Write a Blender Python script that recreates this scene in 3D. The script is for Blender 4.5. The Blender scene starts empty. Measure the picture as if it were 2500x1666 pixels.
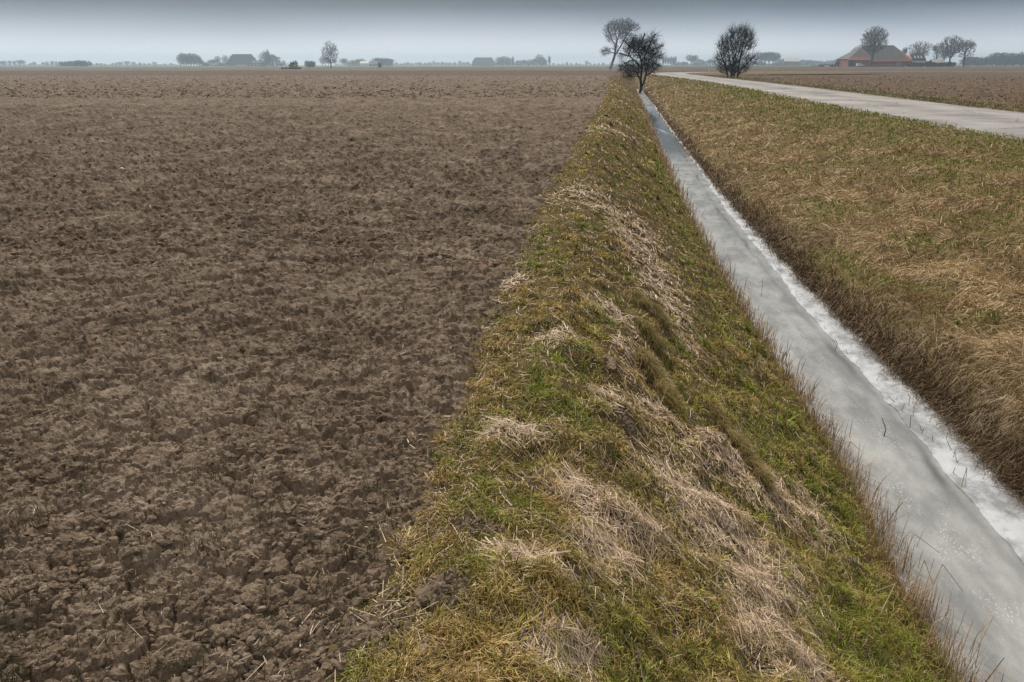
import bpy, math, random
import numpy as np
from math import radians, pi

SC = bpy.context.scene
COL = SC.collection
rng = np.random.default_rng(7)
random.seed(7)

# ------------------------------------------------------------------ camera, sky, sun, exposure
EYE = 1.7
cam_d = bpy.data.cameras.new('camera')
cam = bpy.data.objects.new('camera', cam_d)
COL.objects.link(cam)
cam.location = (0, 0, EYE)
cam.rotation_euler = (radians(90 - 19.118), 0, 0)
cam_d.sensor_width = 36
cam_d.lens = 28
cam_d.clip_start = 0.05
cam_d.clip_end = 20000
SC.camera = cam

SUN_EL, SUN_AZ = 46.0, -30.0          # azimuth measured from +Y (ahead) towards +X
world = bpy.data.worlds.new('World')
SC.world = world
world.use_nodes = True
wt = world.node_tree
wt.nodes.clear()
wo = wt.nodes.new('ShaderNodeOutputWorld')
bg_sky = wt.nodes.new('ShaderNodeBackground')
sky = wt.nodes.new('ShaderNodeTexSky')
sky.sky_type = 'NISHITA'
sky.sun_disc = False
sky.sun_elevation = radians(SUN_EL)
sky.sun_rotation = radians(SUN_AZ)
sky.dust_density = 4
wt.links.new(sky.outputs[0], bg_sky.inputs['Color'])
bg_sky.inputs['Strength'].default_value = 0.06
# stratus cover: pale at the horizon, a slate band of cloud above it, paler again overhead
tc = wt.nodes.new('ShaderNodeTexCoord')
sep = wt.nodes.new('ShaderNodeSeparateXYZ')
wt.links.new(tc.outputs['Generated'], sep.inputs[0])
nz = wt.nodes.new('ShaderNodeTexNoise')
nz.inputs['Scale'].default_value = 3.0
nz.inputs['Detail'].default_value = 4
mp = wt.nodes.new('ShaderNodeMapping')
mp.inputs['Scale'].default_value = (1, 1, 5)
wt.links.new(tc.outputs['Generated'], mp.inputs[0])
wt.links.new(mp.outputs[0], nz.inputs['Vector'])
ma = wt.nodes.new('ShaderNodeMath'); ma.operation = 'MULTIPLY_ADD'
wt.links.new(nz.outputs[0], ma.inputs[0])
ma.inputs[1].default_value = 0.016
wt.links.new(sep.outputs['Z'], ma.inputs[2])
ma2 = wt.nodes.new('ShaderNodeMath'); ma2.operation = 'SUBTRACT'
wt.links.new(ma.outputs[0], ma2.inputs[0]); ma2.inputs[1].default_value = 0.008
ramp = wt.nodes.new('ShaderNodeValToRGB')
wt.links.new(ma2.outputs[0], ramp.inputs[0])
el = ramp.color_ramp.elements
el[0].position = 0.0; el[0].color = (0.40, 0.412, 0.44, 1)
el[1].position = 1.0; el[1].color = (0.30, 0.295, 0.285, 1)
for p, c in ((0.018, (0.338, 0.35, 0.378)), (0.040, (0.172, 0.194, 0.230)), (0.051, (0.100, 0.120, 0.150)), (0.062, (0.045, 0.060, 0.082)),
             (0.084, (0.008, 0.017, 0.028)), (0.13, (0.035, 0.045, 0.056)), (0.30, (0.15, 0.152, 0.155)), (0.6, (0.25, 0.246, 0.24))):
    e = el.new(p); e.color = (*c, 1)
bg_cl = wt.nodes.new('ShaderNodeBackground')
wt.links.new(ramp.outputs[0], bg_cl.inputs['Color'])
bg_cl.inputs['Strength'].default_value = 1.0
mixw = wt.nodes.new('ShaderNodeMixShader')
mixw.inputs[0].default_value = 0.93
wt.links.new(bg_sky.outputs[0], mixw.inputs[1])
wt.links.new(bg_cl.outputs[0], mixw.inputs[2])
wt.links.new(mixw.outputs[0], wo.inputs['Surface'])

sun_d = bpy.data.lights.new('sun', 'SUN')
sun_d.energy = 1.5
sun_d.angle = radians(10)
sun_d.color = (1.0, 0.94, 0.85)
sun = bpy.data.objects.new('sun', sun_d)
COL.objects.link(sun)
sun.rotation_euler = (radians(90 - SUN_EL), 0, radians(180 - SUN_AZ) )

vs = SC.view_settings
vs.view_transform = 'Standard'
vs.look = 'None'
vs.gamma = 1
vs.use_curve_mapping = False
vs.exposure = 1.36
SC.render.engine = 'CYCLES'
cy = SC.cycles
cy.max_bounces = 5
cy.diffuse_bounces = 2
cy.glossy_bounces = 2
cy.transmission_bounces = 2
cy.transparent_max_bounces = 4
cy.volume_bounces = 0
cy.use_denoising = True
cy.denoiser = 'OPENIMAGEDENOISE'
cy.denoising_input_passes = 'RGB_ALBEDO_NORMAL'
cy.denoising_prefilter = 'NONE'
cy.use_adaptive_sampling = False

# ------------------------------------------------------------------ helpers: noise
def _h(ix, iy, s):
    h = (ix.astype(np.int64) * 374761393 + iy.astype(np.int64) * 668265263 + s * 1442695041) & 0xFFFFFFFF
    h = ((h ^ (h >> 13)) * 1274126177) & 0xFFFFFFFF
    h = ((h ^ (h >> 16)) * 2246822519) & 0xFFFFFFFF
    h = h ^ (h >> 15)
    return (h & 0xFFFFFF).astype(np.float32) / np.float32(16777216.0)

def vnoise(x, y, s=0):
    ix = np.floor(x); iy = np.floor(y)
    fx = (x - ix).astype(np.float32); fy = (y - iy).astype(np.float32)
    ix = ix.astype(np.int64); iy = iy.astype(np.int64)
    def g(dx, dy):
        a = _h(ix + dx, iy + dy, s) * np.float32(2 * pi)
        return np.cos(a) * (fx - dx) + np.sin(a) * (fy - dy)
    ux = fx * fx * fx * (fx * (fx * 6 - 15) + 10)
    uy = fy * fy * fy * (fy * (fy * 6 - 15) + 10)
    a = g(0, 0) * (1 - ux) + g(1, 0) * ux
    b = g(0, 1) * (1 - ux) + g(1, 1) * ux
    return (a * (1 - uy) + b * uy) * 1.5

def fbm(x, y, s=0, octv=4):
    r = 0; a = 1.0; t = 0
    for k in range(octv):
        r = r + a * vnoise(x * 2 ** k, y * 2 ** k, s + 31 * k); t += a; a *= 0.5
    return r / t

def worley(x, y, s=0):
    ix = np.floor(x).astype(np.int64); iy = np.floor(y).astype(np.int64)
    f1 = np.full(x.shape, 9.0, np.float32); f2 = f1.copy()
    cid = np.zeros(x.shape, np.float32)
    for dx in (-1, 0, 1):
        for dy in (-1, 0, 1):
            cx = ix + dx; cy_ = iy + dy
            px = cx + _h(cx, cy_, s); py = cy_ + _h(cx, cy_, s + 77)
            d = ((px - x) ** 2 + (py - y) ** 2).astype(np.float32)
            c = _h(cx, cy_, s + 191)
            n = d < f1
            f2 = np.where(n, f1, np.minimum(f2, d))
            cid = np.where(n, c, cid)
            f1 = np.where(n, d, f1)
    return np.sqrt(f1), np.sqrt(f2), cid

def sst(a, b, x):
    t = np.clip((x - a) / (b - a), 0, 1)
    return t * t * (3 - 2 * t)

# ------------------------------------------------------------------ helpers: objects
def tag(o, label=None, cat=None, group=None, kind=None):
    if label: o['label'] = label
    if cat: o['category'] = cat
    if group: o['group'] = group
    if kind: o['kind'] = kind
    return o

def link(name, me, parent=None, mat=None):
    o = bpy.data.objects.new(name, me)
    COL.objects.link(o)
    if parent is not None: o.parent = parent
    if mat is not None and me is not None:
        me.materials.clear(); me.materials.append(mat)
    return o

def empty(name, loc, rz=0.0, label=None, cat=None, group=None):
    o = bpy.data.objects.new(name, None)
    COL.objects.link(o)
    o.location = loc
    o.rotation_euler = (0, 0, rz)
    o.empty_display_size = 0.2
    return tag(o, label, cat, group)

def children(o):
    return [c for c in bpy.data.objects if c.parent is o]

def np_mesh(name, V, faces, smooth=False, col=None, attrs=None):
    """faces: list of int arrays (n,3) / (n,4)"""
    me = bpy.data.meshes.new(name)
    V = np.asarray(V, np.float32)
    me.vertices.add(len(V))
    me.vertices.foreach_set('co', V.ravel())
    if sum(len(f) for f in faces):
        loops = np.concatenate([f.ravel() for f in faces]).astype(np.int32)
        sizes = np.concatenate([np.full(len(f), f.shape[1], np.int32) for f in faces])
        starts = np.concatenate([[0], np.cumsum(sizes)[:-1]]).astype(np.int32)
        me.loops.add(len(loops))
        me.loops.foreach_set('vertex_index', loops)
        me.polygons.add(len(sizes))
        me.polygons.foreach_set('loop_start', starts)
        me.polygons.foreach_set('loop_total', sizes)
        me.update(calc_edges=True)
        me.polygons.foreach_set('use_smooth', np.full(len(sizes), smooth))
    if col is not None:
        a = me.color_attributes.new('tint', 'FLOAT_COLOR', 'POINT')
        c = np.ones((len(V), 4), np.float32); c[:, :3] = col
        a.data.foreach_set('color', c.ravel())
    for k, v in (attrs or {}).items():
        if v.ndim == 2:
            a = me.attributes.new(k, 'FLOAT_VECTOR', 'POINT'); a.data.foreach_set('vector', v.astype(np.float32).ravel())
        else:
            a = me.attributes.new(k, 'FLOAT', 'POINT'); a.data.foreach_set('value', v.astype(np.float32))
    return me

def grid_faces(nr, nc):
    i = np.arange(nr * nc).reshape(nr, nc)
    return np.stack([i[:-1, :-1], i[:-1, 1:], i[1:, 1:], i[1:, :-1]], -1).reshape(-1, 4)

class MB:
    def __init__(self): self.v = []; self.f = []
    def poly(self, pts):
        n = len(self.v); self.v += [tuple(p) for p in pts]; self.f.append(list(range(n, n + len(pts)))); return self
    def box(self, x0, x1, y0, y1, z0, z1):
        n = len(self.v)
        self.v += [(x0,y0,z0),(x1,y0,z0),(x1,y1,z0),(x0,y1,z0),(x0,y0,z1),(x1,y0,z1),(x1,y1,z1),(x0,y1,z1)]
        for f in ((0,3,2,1),(4,5,6,7),(0,1,5,4),(1,2,6,5),(2,3,7,6),(3,0,4,7)): self.f.append([n + k for k in f])
        return self
    def loft(self, A, B, cap=True):
        n = len(self.v); m = len(A)
        self.v += [tuple(p) for p in A] + [tuple(p) for p in B]
        for i in range(m):
            j = (i + 1) % m
            self.f.append([n + i, n + j, n + m + j, n + m + i])
        if cap:
            self.f.append([n + i for i in reversed(range(m))]); self.f.append([n + m + i for i in range(m)])
        return self
    def tube(self, p, q, r0, r1=None, n=8):
        p = np.array(p, float); q = np.array(q, float); r1 = r0 if r1 is None else r1
        d = q - p; d /= np.linalg.norm(d)
        a = np.cross(d, (0, 0, 1) if abs(d[2]) < .9 else (1, 0, 0)); a /= np.linalg.norm(a); b = np.cross(d, a)
        t = [2 * pi * k / n for k in range(n)]
        return self.loft([p + r0 * (math.cos(u) * a + math.sin(u) * b) for u in t], [q + r1 * (math.cos(u) * a + math.sin(u) * b) for u in t])
    def build(self, name, mat, parent=None, smooth=False):
        me = bpy.data.meshes.new(name)
        me.from_pydata(self.v, [], self.f)
        if smooth:
            for p in me.polygons: p.use_smooth = True
        me.update()
        return link(name, me, parent, mat)

# ------------------------------------------------------------------ helpers: materials
def mat_new(name):
    m = bpy.data.materials.new(name); m.use_nodes = True
    nt = m.node_tree
    return m, nt, nt.nodes['Principled BSDF']

def N(nt, typ, **kw):
    n = nt.nodes.new(typ)
    for k, v in kw.items():
        if k in n.inputs: n.inputs[k].default_value = v
        else: setattr(n, k, v)
    return n

def plain(name, col, rough=0.7, spec=0.3, var=0.15, scale=3.0, metallic=0.0):
    m, nt, b = mat_new(name)
    b.inputs['Roughness'].default_value = rough
    b.inputs['Specular IOR Level'].default_value = spec
    b.inputs['Metallic'].default_value = metallic
    t = N(nt, 'ShaderNodeTexCoord')
    n = N(nt, 'ShaderNodeTexNoise', Scale=scale, Detail=5.0)
    nt.links.new(t.outputs['Object'], n.inputs['Vector'])
    r = N(nt, 'ShaderNodeValToRGB')
    r.color_ramp.elements[0].position = 0.3; r.color_ramp.elements[1].position = 0.7
    r.color_ramp.elements[0].color = (*[c * (1 - var) for c in col], 1)
    r.color_ramp.elements[1].color = (*[min(1, c * (1 + var)) for c in col], 1)
    nt.links.new(n.outputs[0], r.inputs[0])
    nt.links.new(r.outputs[0], b.inputs['Base Color'])
    return m

def tint_mat(name, rough=0.65, spec=0.25, trans=0.0):
    m, nt, b = mat_new(name)
    a = N(nt, 'ShaderNodeVertexColor'); a.layer_name = 'tint'
    b.inputs['Roughness'].default_value = rough
    b.inputs['Specular IOR Level'].default_value = spec
    nt.links.new(a.outputs['Color'], b.inputs['Base Color'])
    if trans > 0:
        out = nt.nodes['Material Output']
        tr = N(nt, 'ShaderNodeBsdfTranslucent')
        nt.links.new(a.outputs['Color'], tr.inputs['Color'])
        mx = N(nt, 'ShaderNodeMixShader'); mx.inputs[0].default_value = trans
        nt.links.new(b.outputs[0], mx.inputs[1]); nt.links.new(tr.outputs[0], mx.inputs[2])
        nt.links.new(mx.outputs[0], out.inputs['Surface'])
    return m

def soil_mat(name, dark, mid, light, fine=60.0, bump=0.5, specks=0.4, coarse=0.03, vary=False):
    m, nt, b = mat_new(name)
    b.inputs['Roughness'].default_value = 0.95
    b.inputs['Diffuse Roughness'].default_value = 0.5
    b.inputs['Specular IOR Level'].default_value = 0.08
    g = N(nt, 'ShaderNodeNewGeometry')
    def noise(sc, det, ro=0.65):
        n = N(nt, 'ShaderNodeTexNoise', Scale=sc, Detail=det, Roughness=ro)
        nt.links.new(g.outputs['Position'], n.inputs['Vector']); return n.outputs[0]
    def mad(a, k, c):
        n = N(nt, 'ShaderNodeMath', operation='MULTIPLY_ADD'); n.inputs[1].default_value = k
        nt.links.new(a, n.inputs[0])
        if isinstance(c, float): n.inputs[2].default_value = c
        else: nt.links.new(c, n.inputs[2])
        return n.outputs[0]
    patch = noise(0.9, 3.0); lump = noise(fine * 0.16, 4.0, 0.7); grain = noise(fine * 1.6, 3.0, 0.75)
    v = mad(patch, 0.30, mad(lump, 0.40, mad(grain, 0.30, 0.0)))
    r = N(nt, 'ShaderNodeValToRGB')
    e = r.color_ramp.elements
    e[0].position = 0.40; e[0].color = (*dark, 1)
    e[1].position = 0.60; e[1].color = (*light, 1)
    k = e.new(0.5); k.color = (*mid, 1)
    nt.links.new(v, r.inputs[0])
    # pale crumbs and chaff
    sp = noise(fine * 3.5, 1.0, 0.6)
    r2 = N(nt, 'ShaderNodeValToRGB')
    r2.color_ramp.elements[0].position = 0.66; r2.color_ramp.elements[0].color = (0, 0, 0, 1)
    r2.color_ramp.elements[1].position = 0.76; r2.color_ramp.elements[1].color = (specks, specks, specks, 1)
    nt.links.new(sp, r2.inputs[0])
    mc = N(nt, 'ShaderNodeMix', data_type='RGBA')
    mc.inputs[7].default_value = (*[min(1, c * 1.7) for c in light], 1)
    nt.links.new(r2.outputs[0], mc.inputs[0]); nt.links.new(r.outputs[0], mc.inputs[6])
    # some clods are drier and paler than others
    oi = N(nt, 'ShaderNodeObjectInfo')
    hv = N(nt, 'ShaderNodeHueSaturation'); mr_ = N(nt, 'ShaderNodeMapRange'); mr_.inputs['To Min'].default_value = 0.80; mr_.inputs['To Max'].default_value = 1.25
    nt.links.new(oi.outputs['Random'], mr_.inputs['Value']); nt.links.new(mr_.outputs[0], hv.inputs['Value']); nt.links.new(mc.outputs[2], hv.inputs['Color'])
    nt.links.new(hv.outputs[0] if vary else mc.outputs[2], b.inputs['Base Color'])
    # crumbly relief: rounded grains of two sizes over rough noise
    vo = N(nt, 'ShaderNodeTexVoronoi', Scale=fine * 0.9, feature='SMOOTH_F1'); vo.inputs['Smoothness'].default_value = 0.3
    vo2 = N(nt, 'ShaderNodeTexVoronoi', Scale=fine * 2.3, feature='F1')
    warp = N(nt, 'ShaderNodeMix', data_type='VECTOR'); warp.inputs[0].default_value = 0.03
    wn = N(nt, 'ShaderNodeTexNoise', Scale=fine * 0.5, Detail=3.0); nt.links.new(g.outputs['Position'], wn.inputs['Vector'])
    nt.links.new(g.outputs['Position'], warp.inputs[4]); nt.links.new(wn.outputs['Color'], warp.inputs[5])
    for q in (vo, vo2): nt.links.new(warp.outputs[1], q.inputs['Vector'])
    hgt_ = mad(vo.outputs['Distance'], -0.9, mad(vo2.outputs['Distance'], -0.35, mad(noise(fine * 2.2, 4.0, 0.8), 0.9, 0.0)))
    big = N(nt, 'ShaderNodeTexNoise', Scale=4.5, Detail=3.0, Roughness=0.7); nt.links.new(g.outputs['Position'], big.inputs['Vector'])
    bp0 = N(nt, 'ShaderNodeBump', Strength=0.8, Distance=coarse)
    nt.links.new(big.outputs[0], bp0.inputs['Height'])
    bp = N(nt, 'ShaderNodeBump', Strength=bump, Distance=0.75 / fine)
    nt.links.new(bp0.outputs[0], bp.inputs['Normal'])
    nt.links.new(hgt_, bp.inputs['Height'])
    nt.links.new(bp.outputs[0], b.inputs['Normal'])
    return m

M_soil = soil_mat('field_soil', (0.118, 0.083, 0.055), (0.208, 0.154, 0.108), (0.36, 0.281, 0.209))
M_clod = soil_mat('clod_soil', (0.118, 0.083, 0.055), (0.208, 0.154, 0.108), (0.36, 0.281, 0.209), vary=True)
M_plough = soil_mat('ploughed_soil', (0.085, 0.058, 0.038), (0.14, 0.098, 0.066), (0.26, 0.19, 0.13), fine=25)
M_turf = soil_mat('turf_soil', (0.070, 0.054, 0.024), (0.120, 0.090, 0.042), (0.20, 0.15, 0.080))
M_thatch = soil_mat('thatch', (0.10, 0.070, 0.030), (0.175, 0.125, 0.060), (0.30, 0.22, 0.12))
M_grey_soil = soil_mat('grey_soil', (0.16, 0.118, 0.084), (0.26, 0.197, 0.145), (0.39, 0.305, 0.235), fine=60)
M_blade = tint_mat('grass_blade', 0.6, 0.25, 0.2)
M_straw = tint_mat('straw', 0.55, 0.3, 0.1)
M_bark = plain('bark', (0.045, 0.038, 0.030), 0.9, 0.1, 0.35, 6)
M_darkbark = plain('dark_bark', (0.013, 0.012, 0.008), 0.9, 0.1, 0.4, 6)
M_algae = plain('green_bark', (0.045, 0.045, 0.018), 0.9, 0.1, 0.4, 5)

# ------------------------------------------------------------------ lie of the land: edges of the field, ditch and road along Y
def curve(Y, X):
    Y = np.array(Y, float); X = np.array(X, float)
    def fn(y):
        return np.interp(y, Y, X)
    return fn
c_field = curve([-10, 0, 1.9, 2.5, 3.4, 4.6, 5.9, 7.4, 10.3, 14.8, 25.7, 45.7, 136, 160], [-.62, -.58, -.50, -.44, -.34, -.29, -.14, .05, .33, .92, 2.42, 5.1, 15.8, 18.6])
c_water = curve([-10, 3.1, 4, 4.8, 5.7, 6.9, 7.8, 10.2, 12.6, 18.3, 31.5, 52, 76.6, 108, 160], [1.3, 2.12, 2.22, 2.36, 2.48, 2.58, 2.66, 2.88, 3.13, 3.82, 5.5, 8.3, 11.6, 15.8, 22])
c_snow = curve([-10, 4.2, 5.2, 6.4, 7.8, 10, 13.3, 16.2, 18.3, 24, 31, 38.5, 68.8, 108, 160], [2.5, 3.1, 3.2, 3.35, 3.45, 3.62, 4.0, 4.3, 4.57, 5.36, 6.3, 7.25, 11.35, 16.2, 22.6])
c_shore = curve([-10, 4.9, 5.7, 6.9, 7.9, 10.7, 13.3, 17.2, 21.9, 25.6, 38.5, 57.6, 80.7, 97.5, 160], [2.9, 3.55, 3.64, 3.73, 3.82, 4.04, 4.31, 4.75, 5.33, 5.8, 7.5, 10.1, 13.1, 15.3, 23.2])
c_roadl = curve([-10, 5, 17.6, 22.6, 29, 36.6, 52, 84, 134, 150, 160], [9.0, 9.9, 10.95, 11.45, 12.15, 13.0, 15.2, 19, 23.2, 25.4, 28])
c_roadr = curve([-10, 17.6, 28.6, 36.6, 46.4, 56.7, 80, 108, 146, 160], [14.8, 16.5, 17.65, 18.55, 19.9, 21.3, 24.2, 27.0, 31.0, 36])
ICE_Z = -1.15

def clods(x, y):
    """dry crust: low angular plates parted by cracks; the loose clods lie on top as bodies of their own"""
    wx = x + 0.030 * vnoise(x * 6, y * 6, 11) + 0.014 * vnoise(x * 21, y * 21, 12) + 0.005 * vnoise(x * 60, y * 60, 15)
    wy = y + 0.030 * vnoise(x * 6, y * 6, 13) + 0.014 * vnoise(x * 21, y * 21, 14) + 0.005 * vnoise(x * 60, y * 60, 16)
    z = 0.045 * fbm(x / 1.0, y / 1.0, 21, 3) + 0.030 * fbm(wx / 0.28, wy / 0.24, 22, 3)
    for s, a, sd, w in ((0.19, 0.044, 31, .09), (0.085, 0.030, 32, .15), (0.040, 0.014, 33, .25)):
        f1, f2, c = worley(wx / s, wy / (s * 0.85), sd)
        z = z + a * ((0.30 + 0.70 * c * c) * sst(0.0, w, f2 - f1) * (1 - 0.35 * f1 * f1) - 0.35)
    z = z + 0.007 * np.abs(vnoise(wx * 28, wy * 28, 41)) + 0.004 * vnoise(wx * 70, wy * 70, 42)
    return z

def lumps(x, y, sd=0):
    return 0.08 * fbm(x / 0.9, y / 1.3, 51 + sd, 3) + 0.085 * fbm(x / 0.33, y / 0.30, 52 + sd, 3) + 0.02 * vnoise(x / .1, y / .1, 53 + sd)

LP_T = np.array([-.25, 0, .10, .22, .36, .55, .78, 1.0, 1.12, 1.3])
LP_Z = np.array([-.02, 0.0, .05, .03, -.12, -.42, -.82, -1.12, -1.30, -1.5])
RP_T = np.array([-.25, -.08, 0, .03, .08, .2, .5, .75, .9, 1.0, 1.2])
RP_Z = np.array([-1.6, -1.42, -1.17, -.97, -.84, -.66, -.28, -.01, .12, .147, .147])
def left_z(t, X, Y):
    e = sst(100, 124, Y)
    env = sst(0.02, 0.2, t) * (1 - sst(0.9, 1.0, t))
    return np.interp(t, LP_T, LP_Z) * (1 - e) + 0.05 * e + lumps(X, Y) * env * (1 - 0.6 * sst(15, 60, Y))
def right_z(t, X, Y):
    e = sst(100, 124, Y)
    env = sst(0.0, 0.1, t) * (1 - sst(0.86, 0.97, t))
    return np.interp(t, RP_T, RP_Z) * (1 - e) + 0.13 * e + (1.1 * lumps(X, Y, 7) + 0.09 * fbm(X / 1.6, Y / 1.6, 58, 2)) * env
def swell(X, Y):
    return 0.75 * sst(170, 480, Y) * sst(50, 200, X)

# row spacing shared by everything near: fine at the feet, coarse far off
def rows(y0, y1, near, far_start, far):
    ys = [y0]
    while ys[-1] < y1:
        y = ys[-1]
        ys.append(y + max(0.004, y * (near if y < far_start else far)))
    ys[-1] = y1
    return np.array(ys)

# --- harrowed field (left)
ys = np.concatenate([np.linspace(-12, 1.3, 12), rows(1.5, 8, 0.0036, 36, 0.0036), rows(8, 36, 0.0038, 40, .01)[1:], rows(36, 140, 0.0085, 40, 0.0085)[1:]])
scale = np.maximum(ys, 1.6)
cdense = np.concatenate([np.linspace(-0.16, 0, 30)[:-1], np.linspace(0, 1.0, 320)])
cdense = np.concatenate([cdense, 1.0 + np.geomspace(0.02, 20, 14)])
C, S = np.meshgrid(cdense, scale)
Yg = np.repeat(ys[:, None], len(cdense), 1)
# the margin under the grass is at a fixed 0.25 m, the rest fans out with distance
off = np.where(C < 0, C / 0.16 * 0.30, C * S)
Xg = c_field(Yg) - off
amp = 1 + 0 * Yg
Zg = np.zeros_like(Xg)
m = off < 400
Zg[m] = (clods(Xg[m], Yg[m]) * 1.15 * (1 + 0.5 * sst(4, 14, Yg[m])) + 0.15 * sst(8, 50, Yg[m]) * fbm(Xg[m] / 0.6, Yg[m] / 0.8, 24, 3)) * (1 - sst(0.0, 0.30, -off[m]))
Zg = Zg - 0.10 * sst(0.05, 0.3, -off)
V = np.stack([Xg, Yg, Zg], -1).reshape(-1, 3)
fld = link('field', np_mesh('field', V, [grid_faces(len(ys), len(cdense))], False), None, M_soil)
tag(fld, 'wide harrowed field of lumpy brown soil left of the ditch', 'field', kind='structure')

# --- land beyond 140 m: soil to 560 m, meadow after that
def far_sheet(name, y0, y1, n, mat, z_off=0.0, xmul=1.6, nx=60):
    yy = np.geomspace(y0, y1, n)
    cx = np.linspace(-xmul, xmul, nx)
    Cx, Yy = np.meshgrid(cx, yy)
    Xx = Cx * np.maximum(Yy, 400)
    Zz = swell(Xx, Yy) + z_off + 0.03 * vnoise(Xx / 9, Yy / 9, 5)
    return link(name, np_mesh(name, np.stack([Xx, Yy, Zz], -1).reshape(-1, 3), [grid_faces(n, nx)], True), None, mat)
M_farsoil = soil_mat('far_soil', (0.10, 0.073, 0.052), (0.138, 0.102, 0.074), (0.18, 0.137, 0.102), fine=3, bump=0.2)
M_drysoil = soil_mat('dry_soil', (0.15, 0.112, 0.084), (0.20, 0.152, 0.117), (0.25, 0.195, 0.152), fine=3, bump=0.2)
M_meadow = plain('meadow', (0.10, 0.11, 0.065), 0.9, 0.1, 0.25, 0.02)
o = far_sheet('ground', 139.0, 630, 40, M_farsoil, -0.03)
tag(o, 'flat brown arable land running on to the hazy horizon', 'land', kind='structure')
o = far_sheet('meadow', 628, 6000, 14, M_meadow, -0.06)
tag(o, 'pale green meadow strip under the hazy tree line', 'meadow', kind='structure')
# freshly worked, drier strip that the tractor has gone over
yy = np.geomspace(262, 420, 14)
xx = np.linspace(-300, 62, 40)
Xx, Yy = np.meshgrid(xx, yy)
Yj = Yy + 10 * np.where((Yy > 266) & (Yy < 414), 0, vnoise(Xx / 30, Yy / 30, 3))
o = link('worked_soil', np_mesh('worked_soil', np.stack([Xx, Yj, 0.03 + 0.03 * vnoise(Xx / 9, Yj / 9, 5) + swell(Xx, Yj)], -1).reshape(-1, 3), [grid_faces(14, 40)], True), None, M_drysoil)
tag(o, 'paler freshly worked strip of soil around the green tractor', 'soil', kind='structure')

# --- banks
ysb = np.concatenate([np.linspace(-12, 1.3, 10), rows(1.5, 140, 0.0065, 40, 0.013)])
def bank(name, ca, cb, t0, t1, n, zf, mat):
    tt = np.linspace(t0, t1, n)
    T, Yb = np.meshgrid(tt, ysb)
    A = ca(Yb); B = cb(Yb)
    Xb = A + (B - A) * T
    Zb = zf(T, Xb, Yb)
    return link(name, np_mesh(name, np.stack([Xb, Yb, Zb], -1).reshape(-1, 3), [grid_faces(len(ysb), n)], True), None, mat)
bl = bank('left_bank', c_field, c_water, -.03, 1.25, 105, left_z, M_turf)
tag(bl, 'near bank of the ditch sloping from the field down to the ice', 'bank', kind='structure')
br = bank('right_bank', c_shore, c_roadl, -.15, 1.12, 115, right_z, M_thatch)
tag(br, 'far bank of the ditch rising from the ice to the road', 'bank', kind='structure')

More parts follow.
